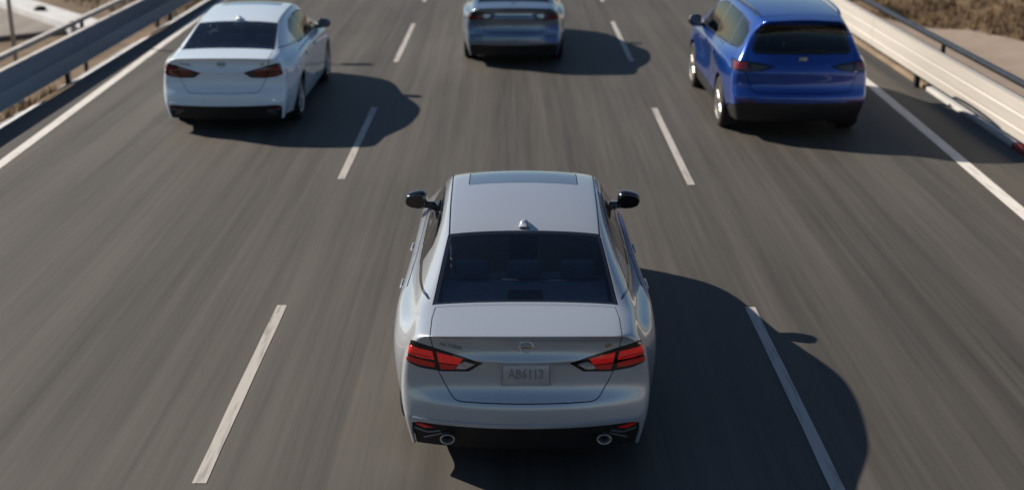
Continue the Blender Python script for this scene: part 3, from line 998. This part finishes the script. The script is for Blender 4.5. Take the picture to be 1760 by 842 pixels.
def suv(root, pm):
    car = Car(suv_spec(), root, pm)
    WY, WR = (.98, 3.70), .355
    for cy in WY:
        for s in (1, -1):
            car.cut(circle(cy, .35, .415), 'side', lambda P_, N_, r, s=s: r == (1 if s > 0 else 2) and P_[0][2] < .95, 0)
    low = lambda P_, N_, r: P_[0][1] < .6 and r in (1, 2, 3)
    val = [(-.82, .20), (.82, .20), (.90, .30), (.90, .46), (.78, .535), (-.78, .535), (-.90, .46), (-.90, .30)]
    car.part('rear_valance', car.cut(val, 'rear', low, .004), M['black_plastic'], rim=.02, lift=-.010)
    # rear glass, lamps, tailgate
    rg = [(-.50, 1.545), (.50, 1.545), (.545, 1.52), (.645, 1.23), (.64, 1.19), (.60, 1.165), (-.60, 1.165), (-.64, 1.19), (-.645, 1.23), (-.545, 1.52)]
    framed_window(car, 'rear_window', rg, 'rear', is_rear, M['glass_dark'], .03)
    outl = [(.885, .945), (.870, 1.055), (.78, 1.070), (.52, 1.045), (.37, 1.010), (.53, .950), (.75, .925)]
    for s in (1, -1):
        sgn = lambda L: [(s * x, z) for x, z in L]
        pr = lambda P_, N_, r, s=s: P_[0][1] < .7 and r in (1, 2, 3) and P_[0][0] * s > .2
        lo = car.part('tail_light', car.cut(sgn(outl), 'rear', pr, .006), M['gloss_black'], rim=.02)
        for nm, q, mm in (('lens', [(.862, 1.045), (.72, 1.052), (.70, .955), (.868, .958)], M['lens_unlit'] ), ('lens', [(.66, 1.035), (.47, 1.015), (.46, 1.0), (.56, .968), (.66, .955)], M['lens_smoke'])):
            car.part(nm, car.over(sgn(q), 'rear', pr), mm, rim=.007, lift=.004, parent=lo)
        car.part('reflector', car.over(sgn([(.84, .565), (.60, .560), (.60, .545), (.84, .548)]), 'rear', low), M['lens_unlit'], rim=.006, lift=.004)
    tg = [(-.53, 1.59), (.53, 1.59), (.70, 1.18), (.74, .95), (.66, .70), (.60, .665), (-.60, .665), (-.66, .70), (-.74, .95), (-.70, 1.18)]
    car.part('tailgate', car.cut(tg, 'rear', is_rear, .008), rim=.016)
    ws = [(-.645, 2.84), (.645, 2.84), (.68, 3.12), (.715, 3.42), (.735, 3.62), (-.735, 3.62), (-.715, 3.42), (-.68, 3.12)]
    framed_window(car, 'windshield', ws, 'top', lambda P_, N_, r: r == 0 and P_[0][1] > 2.2, M['glass_front'], .04)
    rp = [(-.515, .40), (.515, .40), (.565, 1.2), (.600, 2.79), (-.600, 2.79), (-.565, 1.2)]
    rpart = car.cut(rp, 'top', lambda P_, N_, r: r == 0 and P_[0][1] < 3.0, .012)
    roof = car.part('roof_panel', rpart, rim=.016)
    hp = [(-.72, 3.70), (.72, 3.70), (.73, 4.0), (.66, 4.40), (-.66, 4.40), (-.73, 4.0)]
    car.part('hood', car.cut(hp, 'top', lambda P_, N_, r: r == 0 and P_[0][1] > 3.5, .007), rim=.016)
    for s in (1, -1):
        pr = side_pred(s)
        w0 = [(.42, 1.26), (.52, 1.195), (.98, 1.165), (.98, 1.545), (.62, 1.515), (.44, 1.42)]
        w1 = [(1.05, 1.165), (1.92, 1.13), (1.92, 1.575), (1.05, 1.56)]
        w2 = [(2.01, 1.13), (3.22, 1.095), (3.24, 1.13), (2.95, 1.34), (2.70, 1.50), (2.40, 1.565), (2.01, 1.578)]
        for w in (w0, w1, w2): framed_window(car, 'side_window', w, 'side', pr, M['glass_side'], .018, M['black_trim'])
        for q in ([(.98, 1.165), (1.05, 1.163), (1.05, 1.56), (.98, 1.55)], [(1.92, 1.13), (2.01, 1.13), (2.01, 1.578), (1.92, 1.575)]):
            car.part('window_pillar', car.cut(q, 'side', pr, 0), M['gloss_black'], rim=.01, lift=-.001)
        # black cladding over sill and arches
        for q in ([(1.44, .22), (3.25, .22), (3.25, .42), (1.44, .42)],):
            car.part('sill_cladding', car.cut(q, 'side', pr, .003), M['black_plastic'], rim=.01, lift=.006)
        for q, hy in (([(1.45, .44), (1.96, .44), (1.96, 1.11), (.97, 1.13), (.97, .90), (1.20, .80), (1.40, .58)], 1.50), ([(1.985, .44), (3.15, .44), (3.30, .56), (3.30, 1.06), (1.985, 1.11)], 2.42)):
            car.part('door', car.cut(q, 'side', pr, .007), rim=.014)
            door_handle(car, root, hy, .985, s, pm)
        side_mirror(root, s, .90, 1.10, 3.18, 1.15, .19, M['gloss_black'], M['black_trim'])
        car.part('headlight', car.cut([(4.05, .88), (4.44, .80), (4.44, .70), (4.15, .76)], 'side', lambda P_, N_, r, s=s: r in (0, 4, (1 if s > 0 else 2)) and P_[0][0] * s > .3, .006), M['lens_clear'], rim=.01)
        # roof rail
        pts = []
        for y in np.linspace(.55, 2.65, 12):
            p, n = car.hit((s * float(np.interp(y, [.5, 1.4, 2.7], [.548, .595, .625])), y, 3), (0, 0, -1)); pts.append((p.x, p.y, p.z))
        v, f = [], []
        for i, (x, y, z) in enumerate(pts):
            h = .045 if 0 < i < 11 else .004
            for dx, dz in ((-.016, h - .02), (.016, h - .02), (.012, h + .008), (-.012, h + .008)): v.append((x + dx, y, z + dz))
        for i in range(11):
            for j in range(4): f.append((4 * i + j, 4 * i + (j + 1) % 4, 4 * i + 4 + (j + 1) % 4, 4 * i + 4 + j))
        f += [(0, 1, 2, 3), (47, 46, 45, 44)]
        mesh_py('roof_rail', v, f, M['chrome'], root)
    car.part('grille', car.cut([(-.45, .76), (.45, .76), (.38, .42), (-.38, .42)], 'rear', lambda P_, N_, r: r == 4, .006), M['black_plastic'], rim=.02, lift=-.012)
    car.part('body', car.body, rim=.016)
    lining(car, [p for p in car.body if .1 < p[0][0][1] < 3.5 and p[0][0][2] > .55])
    lining(car, rpart)
    underbody(root, .3, 4.4, .95, .28, WY, WR)
    wheel_wells(root, WY, .415, .95, .35)
    for cy in WY:
        for s in (1, -1): make_wheel(root, s * .825, cy, WR, .235, s, M['tyre'], M['rim'])
    cabin(car, root, (1.15, 2.1, 3.28), .16, .70, None)
    bm = bmesh.new(); add_box(bm, (0, .80, .80), (1.5, .04, .7)); mesh_bm('bulkhead', bm, M['cabin_dark'], root)
    pe, ne = car.hit((0, -1, 1.10), (0, 1, 0))
    te = 0
    box('emblem', (0, pe.y - .004, 1.10), (.12, .008, .085), M['letter_grey'], root, .02)
    # rear wiper
    pw, nw = car.hit((0, -1, 1.21), (0, 1, 0))
    if pw:
        bm = bmesh.new(); add_box(bm, (0.12, pw.y - .012, 1.215), (.30, .014, .016), .004); mesh_bm('wiper', bm, M['black_trim'], root, True, .6)
    return car

# ------------------------------------------------------------------ setting
def ground_height(x, y):
    # cross-section of the embankment, left to right
    xs = [-400, -60, -30, -14, -10.2, -8.7, -8.3, -7.56, -7.2, 7.0, 7.6, 8.2, 9.2, 11.0, 13.0, 20, 40, 120, 500]
    zs = [3.0, -.9, -1.5, -1.55, -1.5, -.60, -.37, -.07, -.06, -.06, -.03, -.25, -1.0, -1.02, -.70, .8, 3.2, 6.0, 8.0]
    return np.interp(x, xs, zs)

def terrain():
    xs = np.concatenate([-np.geomspace(30, 900, 22)[::-1], np.arange(-29.6, -7.2, .32), np.linspace(-7.2, 7.0, 8), np.arange(7.2, 32, .32), np.geomspace(32.5, 900, 22)])
    ys = np.concatenate([-np.geomspace(4, 300, 10)[::-1], np.arange(0, 60, .45), np.geomspace(60.5, 1500, 30)])
    X, Y = np.meshgrid(xs, ys)
    Z = ground_height(X, Y)
    off = np.clip((np.abs(X) - 8.0) / 2, 0, 1)
    flat = np.where((X > 9.0) & (X < track_edge(Y)), .12, 1.0)
    N = np.zeros_like(X)
    for k in range(26):
        a = RNG.uniform(0, 2 * np.pi); fq = RNG.uniform(.25, 2.6); ph = RNG.uniform(0, 6.28)
        N += np.sin((X * np.cos(a) + Y * np.sin(a)) * fq + ph) / (.6 + fq)
    Z = Z + off * flat * N * np.where(X < 0, .012, .045)
    ny, nx = X.shape
    v = np.stack([X, Y, Z], -1).reshape(-1, 3)
    i = np.arange((ny - 1) * nx).reshape(ny - 1, nx)[:, :-1].ravel()
    f = np.stack([i, i + 1, i + nx + 1, i + nx], -1)
    me = bpy.data.meshes.new('ground')
    me.from_pydata(v.tolist(), [], f.tolist())
    me.polygons.foreach_set('use_smooth', [True] * len(me.polygons))
    o = link('ground', me, M['dirt'])
    struct(o)
    return v.reshape(ny, nx, 3), xs, ys

def track_edge(Y):
    return 11.2 + (33.8 - np.asarray(Y)) * .37 * (np.asarray(Y) < 60)

GV = GX = GY = None
def gz_at(x, y):
    j = min(max(int(np.searchsorted(GX, x)) - 1, 0), len(GX) - 2); i = min(max(int(np.searchsorted(GY, y)) - 1, 0), len(GY) - 2)
    tx = (x - GX[j]) / (GX[j + 1] - GX[j]); ty = (y - GY[i]) / (GY[i + 1] - GY[i])
    z = GV[..., 2]
    return float(z[i, j] * (1 - tx) * (1 - ty) + z[i, j + 1] * tx * (1 - ty) + z[i + 1, j] * (1 - tx) * ty + z[i + 1, j + 1] * tx * ty)

def drape(name, rows, m, lift, thick=0.0):
    """sheet laid over the ground: rows of (x, y) polylines of equal length"""
    v, f = [], []
    n = len(rows[0])
    for r in rows:
        for (x, y) in r: v.append((x, y, gz_at(x, y) + lift))
    for i in range(len(rows) - 1):
        for j in range(n - 1): f.append((i * n + j, i * n + j + 1, (i + 1) * n + j + 1, (i + 1) * n + j))
    bm = bmesh.new()
    me = bpy.data.meshes.new('t'); me.from_pydata(v, [], f); bm.from_mesh(me); bpy.data.meshes.remove(me)
    if thick:
        r = bmesh.ops.extrude_face_region(bm, geom=bm.faces[:])
        bmesh.ops.translate(bm, vec=(0, 0, -thick), verts=[g for g in r['geom'] if isinstance(g, bmesh.types.BMVert)])
    o = mesh_bm(name, bm, m, None, True, math.radians(40))
    for p in o.data.polygons: pass
    return struct(o)

def build_setting():
    global GV, GX, GY
    GV, GX, GY = terrain()
    # carriageway
    def sheet(name, pts_l, pts_r, z, m):
        v = [(*p, z) for p in pts_l] + [(*p, z) for p in pts_r]
        n = len(pts_l)
        f = [(n + i, n + i + 1, i + 1, i) for i in range(n - 1)]
        return struct(mesh_py(name, v, f, m))
    ys = [-60, 0, 10, 16, 22, 31, 60, 200, 900]
    sheet('road', [(-7.55, y) for y in ys], [(6.97, y) for y in ys], 0.0, M['asphalt'])
    lx = lambda y: float(np.interp(y, [-60, 10, 16.43, 21.5, 30.57, 45, 900], [-6.70, -6.70, -6.80, -6.94, -7.19, -7.25, -7.25]))
    yy = [-60, 5, 10, 13, 16.4, 19, 21.5, 26, 30.6, 45, 100, 900]
    sheet('edge_line', [(lx(y) - .075, y) for y in yy], [(lx(y) + .075, y) for y in yy], .004, M['line_paint'])
    rx = lambda y: float(np.interp(y, [-60, 10, 14.17, 18.15, 22, 30, 900], [5.86, 5.86, 5.95, 6.08, 6.17, 6.25, 6.25]))
    sheet('edge_line', [(rx(y) - .085, y) for y in yy], [(rx(y) + .085, y) for y in yy], .004, M['line_paint'])
    for x, sp in ((-2.18, [(-.2, 3.3), (7.9, 11.3), (15.71, 19.9), (23.81, 28.4), (31.9, 36.2), (39.9, 44.2), (47.9, 52.2), (55.9, 60.2)]),
                  (2.25, [(-.2, 3.3), (7.4, 11.25), (15.44, 19.85), (23.9, 28.7), (31.9, 36.2), (39.9, 44.2), (47.9, 52.2), (55.9, 60.2)])):
        for a, b in sp:
            n = 6
            e = [RNG.uniform(-.004, .004) for _ in range(n + 1)]
            Y = np.linspace(a, b, n + 1)
            sheet('lane_marking', [(x - .048 + e[i], Y[i]) for i in range(n + 1)], [(x + .048 + e[n - i], Y[i]) for i in range(n + 1)], .004, M['dash_paint'])
    # left apron: concrete gutter falling away from the road edge
    for a0, a1 in ((3.0, 8.5), (10.0, 15.2), (16.3, 21.0), (23.0, 27.8), (29.6, 34.5), (36.5, 42.0)):
        n = 6
        rows = [[(x + .06 * math.sin(3.1 * i + a0), y) for x in (-8.28, -8.1, -7.9, -7.74)] for i, y in enumerate(np.linspace(a0, a1, n))]
        drape('gutter_slab', rows, M['concrete_pale'], .035, .10)
    # right kerb: blocks of concrete with a gap to the asphalt, one red
    yk = -10.0
    segs = [(-10, 10.5, 'concrete_soiled'), (10.54, 15.4, 'concrete_soiled'), (15.45, 17.4, 'red_paint'), (17.45, 21.3, 'concrete'), (21.35, 28.4, 'concrete_soiled'), (28.45, 36.0, 'concrete_soiled'), (36.05, 120, 'concrete_soiled')]
    for a, b, m in segs:
        struct(sweep('kerb', [(7.0, -.1), (7.0, .03), (7.015, .045), (7.20, .055), (7.24, .04), (7.24, -.1)], [(0, a), (0, b)], M[m]))
    struct(sweep('kerb', [(7.30, -.1), (7.30, .055), (7.42, .055), (7.42, -.1)], [(0, 15.2), (0, 16.9)], M['concrete_pale']))
    # right: dirt track below the embankment
    yy = np.linspace(-10, 58, 60)
    drape('dirt_track', [[(9.0 + (float(track_edge(y)) - 9.0) * t if float(track_edge(y)) > 9.2 else 9.0 + .2 * t, y) for t in np.linspace(0, 1, 8)] for y in yy], M['track'], .05)
    pale = [[(p + .35 * t + .25 * math.sin(p * 1.7), 44.5 - (p - 12) * .9 + t * .6) for t in np.linspace(0, 1, 3)] for p in np.linspace(12, 20, 24)]
    drape('foot_path', pale, M['track'], .05)
    # left: side road and the pale concrete channel beyond it
    A = np.array([-9.6, 32.6]); B = A + 38 * np.array([-.626, .78])
    d = (B - A) / np.linalg.norm(B - A); n_ = np.array([d[1], -d[0]])
    if n_[1] < 0: n_ = -n_
    def strip(name, w0, w1, s0, s1, zt, zb, m):
        P4 = [A + d * s0 + n_ * w0, A + d * s1 + n_ * w0, A + d * s1 + n_ * w1, A + d * s0 + n_ * w1]
        v = [(*p, zb) for p in P4] + [(*p, zt) for p in P4]
        bm = bmesh.new(); me = bpy.data.meshes.new('t')
        me.from_pydata(v, [], [(3, 2, 1, 0), (4, 5, 6, 7), (0, 1, 5, 4), (1, 2, 6, 5), (2, 3, 7, 6), (3, 0, 4, 7)]); bm.from_mesh(me); bpy.data.meshes.remove(me)
        return struct(mesh_bm(name, bm, m))
    s0 = 4.6
    while s0 < 34:
        strip('concrete_channel', 0, 1.2, s0, s0 + 4.96, -1.34, -1.8, M['concrete_pale'])
        strip('concrete_channel', 0.0, .16, s0, s0 + 4.96, -1.25, -1.335, M['concrete_pale'])
        s0 += 5.0
    strip('side_road', -4.6, -.01, 5.0, 36, -1.42, -1.75, M['asphalt_grey'])
    q = A + d * 8.2 + n_ * 1.25
    return d, n_, A

def guardrails():
    # left: broad steel beam on posts along the road edge, ground falling behind it
    for s_, x0, zb, zt, foot, py, lab, beam_m, cap_m in (
            (1, -8.02, -.005, .575, -.40, [-6.5, 1.0, 8.4, 15.8, 23.1, 30.5, 37.9, 45.3, 52.7], 'steel guardrail with blue shade painted into its broad beam along the left road edge', M['rail_steel_shade_tint'], M['rail_cap']),
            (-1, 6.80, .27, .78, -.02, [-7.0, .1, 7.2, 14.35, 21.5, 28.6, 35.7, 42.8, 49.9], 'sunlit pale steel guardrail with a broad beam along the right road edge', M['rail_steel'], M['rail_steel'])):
        r = empty('guardrail', (x0, 0, 0))
        tag(r, lab, 'guardrail', 'guardrails along the highway')
        h = zt - zb
        f = s_      # the beam's face looks along +f in x
        face = [(0, 0), (.070, .03), (.074, .06), (.030, .44), (.026, .46), (.026, .95), (0, 1.0)] if f > 0 else [(0, 0), (.030, .02), (.034, .26), (.022, .285), (.022, .31), (.030, .335), (.034, .64), (.022, .665), (.022, .69), (.030, .715), (.032, .97), (0, 1.0)]
        face_w = [(0, 0), (.028, .03), (.030, .22), (.012, .30), (.010, .36), (.034, .44), (.036, .66), (.014, .74), (.014, .80), (.030, .88), (.026, .97), (0, 1.0)]
        prof = [(f * dx, zb + h * t) for dx, t in face] + [(-f * .05, zt), (-f * .05, zt - .012), (-f * .012, zt - .014)] + [(f * (dx - .014), zb + h * t) for dx, t in reversed(face[1:-1])] + [(-f * .012, zb + .014), (-f * .05, zb + .012), (-f * .05, zb)]
        path = [(0, y) for y in np.arange(-12, 62, 4.0)] + [(0, 300)]
        k = 0
        for a in range(len(path) - 1):
            y0, y1 = path[a][1], path[a + 1][1]
            dz = .004 * (a % 2)
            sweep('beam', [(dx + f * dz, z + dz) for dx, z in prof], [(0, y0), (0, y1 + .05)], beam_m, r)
        sweep('top_edge', [(f * .034, zt + .007), (f * .034, zt + .025), (-f * .055, zt + .025), (-f * .055, zt + .007)], [(0, -12), (0, 300)], cap_m, r)
        me = None
        for y in py:
            if me is None:
                bm = bmesh.new()
                zc, hz = (foot + zt - .05) / 2, (zt - .05 - foot)
                add_box(bm, (-f * .055, 0, zc), (.012, .105, hz), .002)
                add_box(bm, (-f * .125, 0, zc), (.012, .105, hz), .002)
                add_box(bm, (-f * .09, 0, zc), (.058, .012, hz), .001)
                o = mesh_bm('post', bm, M['post_steel'], r); me = o.data
            else: o = link('post', me, None, r)
            o.location = (0, y, 0)
            for zz in (zb + h * .25, zb + h * .62):
                pass
        me2 = None
        for y in py:
            for zz in (zb + h * .33, zb + h * .77):
                if me2 is None:
                    bm = bmesh.new()
                    q = bmesh.ops.create_cone(bm, cap_ends=True, segments=8, radius1=.018, radius2=.014, depth=.02)
                    bmesh.ops.transform(bm, matrix=Matrix.Rotation(f * math.pi / 2, 4, 'Y'), verts=q['verts'])
                    o = mesh_bm('bolt', bm, M['rail_cap'], r); me2 = o.data
                else: o = link('bolt', me2, None, r)
                o.location = (f * .024, y, zz)
    # second, thinner rails behind
    for x0, zt, foot, py, lab, capm in ((-9.0, .385, -.95, [-4, 4, 12, 21.0, 26.8, 32.6, 38.4, 44.2], 'thin dark handrail with a pale top behind the left guardrail', M['rail_cap']),
                                        (7.62, .60, -.12, [-3.5, 3.0, 9.5, 16.0, 22.5, 29.0, 35.5, 42.0], 'thin dark double rail behind the sunlit right guardrail', M['rail_dark'])):
        r = empty('rail_fence', (x0, 0, 0))
        tag(r, lab, 'rail', 'thin rails behind the guardrails')
        n = 12
        if x0 < 0:
            sweep('top_rail', [(-.045, zt - .075), (.045, zt - .075), (.045, zt - .012), (-.045, zt - .012)], [(0, -12), (0, 300)], M['rail_dark'], r)
            sweep('rail_cap', [(-.05, zt - .010), (.05, zt - .010), (.05, zt + .012), (-.05, zt + .012)], [(0, -12), (0, 300)], capm, r)
        else:
            sweep('top_rail', [(.055 * math.cos(2 * math.pi * i / n), zt + .055 * math.sin(2 * math.pi * i / n)) for i in range(n)], [(0, -12), (0, 300)], M['rail_dark'], r, smooth=True)
            sweep('lower_rail', [(.028 * math.cos(2 * math.pi * i / n) - .03, zt - .20 + .028 * math.sin(2 * math.pi * i / n)) for i in range(n)], [(0, -12), (0, 300)], M['post_steel'], r, smooth=True)
        me = None
        for y in py:
            if me is None:
                bm = bmesh.new(); add_box(bm, (0, 0, (foot + zt - .05) / 2), (.06, .09, zt - .05 - foot), .006)
                o = mesh_bm('post', bm, M['post_steel'], r); me = o.data
            else: o = link('post', me, None, r)
            o.location = (0, y, 0)

def pole():
    x, y = -10.55, 27.0
    z0 = gz_at(x, y)
    r = empty('lamp_post', (x, y, z0))
    tag(r, 'slim grey metal pole standing behind the left handrail', 'pole')
    v, f = lathe([(0, .001), (0, .05), (6.0, .036), (6.0, .001)], 16, 'Z')
    mesh_py('shaft', v, f, M['pole_steel'], r, True)
    v, f = lathe([(-.02, .001), (-.02, .13), (.03, .13), (.05, .07), (.16, .058)], 16, 'Z')
    mesh_py('base_flange', v, f, M['pole_steel'], r, True)
    bm = bmesh.new()
    add_box(bm, (.55, 0, 6.02), (1.2, .06, .06), .02)
    mesh_bm('arm', bm, M['pole_steel'], r, True, .6)
    box('lamp_head', (1.25, 0, 6.0), (.5, .2, .1), M['pole_steel'], r, .03)

def shrub_mesh(seed, h, w):
    g = np.random.default_rng(seed)
    v, f = [], []
    for k in range(420):
        a = g.uniform(0, 2 * np.pi); u = g.uniform(0, 1) ** .5
        z = g.uniform(.05, 1) ** .8
        rad = w * u * (1 - .55 * z ** 2) * (1 + .35 * math.sin(3 * a + seed))
        c = np.array([rad * math.cos(a), rad * math.sin(a), h * z * (1 - .25 * u)])
        s = g.uniform(.03, .075)
        d = g.normal(size=3); d /= np.linalg.norm(d)
        e = np.cross(d, g.normal(size=3)); e /= np.linalg.norm(e)
        i = len(v)
        v += [c - d * s, c + e * s * .5, c + d * s, c - e * s * .5]
        f.append((i, i + 1, i + 2, i + 3))
    st_v, st_f = [], []
    for k in range(7):
        a = g.uniform(0, 2 * np.pi); t = g.uniform(.3, .8) * w
        p0 = np.array([0, 0, -.05]); p1 = np.array([t * math.cos(a), t * math.sin(a), h * g.uniform(.5, .9)])
        i = len(st_v)
        for p, r in ((p0, .016), (p1, .005)):
            for j in range(3): st_v.append(p + np.array([r * math.cos(2.09 * j), r * math.sin(2.09 * j), 0]))
        st_f += [(i + j, i + (j + 1) % 3, i + 3 + (j + 1) % 3, i + 3 + j) for j in range(3)]
    return v, f, st_v, st_f

def vegetation():
    protos = []
    for k, (h, w) in enumerate(((.45, .5), (.6, .7), (.35, .6), (.8, .75))):
        v, f, sv, sf = shrub_mesh(k + 3, h, w)
        a = bpy.data.meshes.new('foliage'); a.from_pydata([tuple(map(float, p)) for p in v], [], f); a.materials.append(M['shrub_leaf'])
        b = bpy.data.meshes.new('stem'); b.from_pydata([tuple(map(float, p)) for p in sv], [], sf); b.materials.append(M['shrub_stem'])
        protos.append((a, b))
    g = np.random.default_rng(5)
    spots = []
    while len(spots) < 34:
        y = g.uniform(27, 50); x = float(track_edge(y)) + g.uniform(.2, 9)
        if all((x - a) ** 2 + (y - b) ** 2 > .9 for a, b, _ in spots) and x > 10: spots.append((x, y, 1))
    n = 0
    while n < 12:
        y = g.uniform(38, 56); x = g.uniform(-22, -10.5)
        p = np.array([x, y]) - np.array([-9.8, 33.0])
        if p @ np.array([.768, .640]) > 3.0: spots.append((x, y, -1)); n += 1
    for x, y, s_ in spots:
        r = empty('dry_shrub', (x, y, gz_at(x, y)))
        k = int(g.integers(0, 4))
        link('foliage', protos[k][0], None, r); link('stem', protos[k][1], None, r)
        r.rotation_euler = (0, 0, g.uniform(0, 6.28)); sc = g.uniform(.7, 1.25); r.scale = (sc, sc, sc * g.uniform(.8, 1.1))
        if s_ > 0: tag(r, 'low dark dry shrub on the brown slope right of the highway', 'shrub', 'shrubs on the right slope')
        else: tag(r, 'low dark dry shrub on the brown field beyond the pale channel', 'shrub', 'shrubs on the left field')
    # dry grass
    v, f = [], []
    def tuft(x, y, n, h):
        z = gz_at(x, y)
        for _ in range(n):
            a = g.uniform(0, 6.28); l = h * g.uniform(.5, 1.1); b = g.uniform(.2, .7)
            px, py = x + g.normal() * .05, y + g.normal() * .05
            w = .012
            i = len(v)
            v.extend([(px - w * math.sin(a), py + w * math.cos(a), z - .01), (px + w * math.sin(a), py - w * math.cos(a), z - .01), (px + math.cos(a) * l * b, py + math.sin(a) * l * b, z + l)])
            f.append((i, i + 1, i + 2))
    d0 = np.array([.768, .640])
    for _ in range(5200):
        y = g.uniform(24, 56); x = float(track_edge(y)) + abs(g.normal()) * 5
        if x > 10.2 and x < 28: tuft(x, y, 6, .26)
    for _ in range(1500):
        y = g.uniform(12, 50); x = g.uniform(7.5, 8.6); tuft(x, y, 4, .12)
    for _ in range(3800):
        y = g.uniform(16, 58); x = -8.5 - abs(g.normal()) * 6
        p = (np.array([x, y]) - np.array([-9.8, 33.0])) @ d0
        if x > -29 and (p > 2.3 or p < -4.4): tuft(x, y, 6, .22)
    o = mesh_py('dry_grass', v, f, M['grass_dry'])
    tag(o, 'dry brown grass over the slopes on both sides of the highway', 'grass', kind='stuff')

def drain_cover(d, n_, A):
    p = A + d * 8.6 + n_ * .55
    z = -1.34
    r = empty('drain_stone', (p[0], p[1], z))
    o = superell('stone', (0, 0, .05), (.20, .13, .10), M['post_steel'], r, 2.2, 14)
    tag(r, 'dark rounded stone lying on the pale concrete channel', 'stone')

# ------------------------------------------------------------------ build
d_, n__, A_ = build_setting()
guardrails()
pole()
vegetation()
drain_cover(d_, n__, A_)

main = empty('silver_sedan', (.096, 7.957, 0))
tag(main, 'silver four-door sedan with sunroof and bright red tail lights in the nearest lane', 'car', 'cars on the highway')
sedan(main, M['paint_silver'], 'boomerang')

def copy_tree(o, parent=None):
    c = o.copy(); C.objects.link(c)
    if parent is not None: c.parent = parent
    for ch in list(o.children): copy_tree(ch, c)
    return c
white = copy_tree(main)
white.name = 'white_sedan'
white.location = (-4.17, 18.12, 0)
white.scale = (1.03, 1.03, 1.03)
tag(white, 'white four-door sedan ahead in the left lane beside the shaded guardrail', 'car', 'cars on the highway')
for o in list(white.children_recursive):
    if o.name.startswith(('plate_', 'license_plate', 'exhaust_')): bpy.data.objects.remove(o)
def override(root, table):
    for o in root.children_recursive:
        if o.type != 'MESH': continue
        for sl in o.material_slots:
            if sl.material and sl.material.name in table:
                m = M[table[sl.material.name]]
                sl.link = 'OBJECT'; sl.material = m
override(white, {'paint_silver': 'paint_white', 'lens_red': 'lens_unlit', 'lens_red_dark': 'lens_unlit', 'chrome': 'letter_grey', 'lens_clear': 'lens_smoke'})

mid = empty('steel_blue_sedan', (.03, 23.3, 0))
tag(mid, 'steel blue sedan with smoked lamps farthest ahead, cut by the top of the frame', 'car', 'cars on the highway')
sedan(mid, M['paint_steel'], 'bars')

blue = empty('blue_crossover', (4.07, 17.62, 0))
blue.scale = (1.07, 1.07, 1.05)
tag(blue, 'bright blue crossover with dark rear window in the right lane', 'car', 'cars on the highway')
suv(blue, M['paint_blue'])
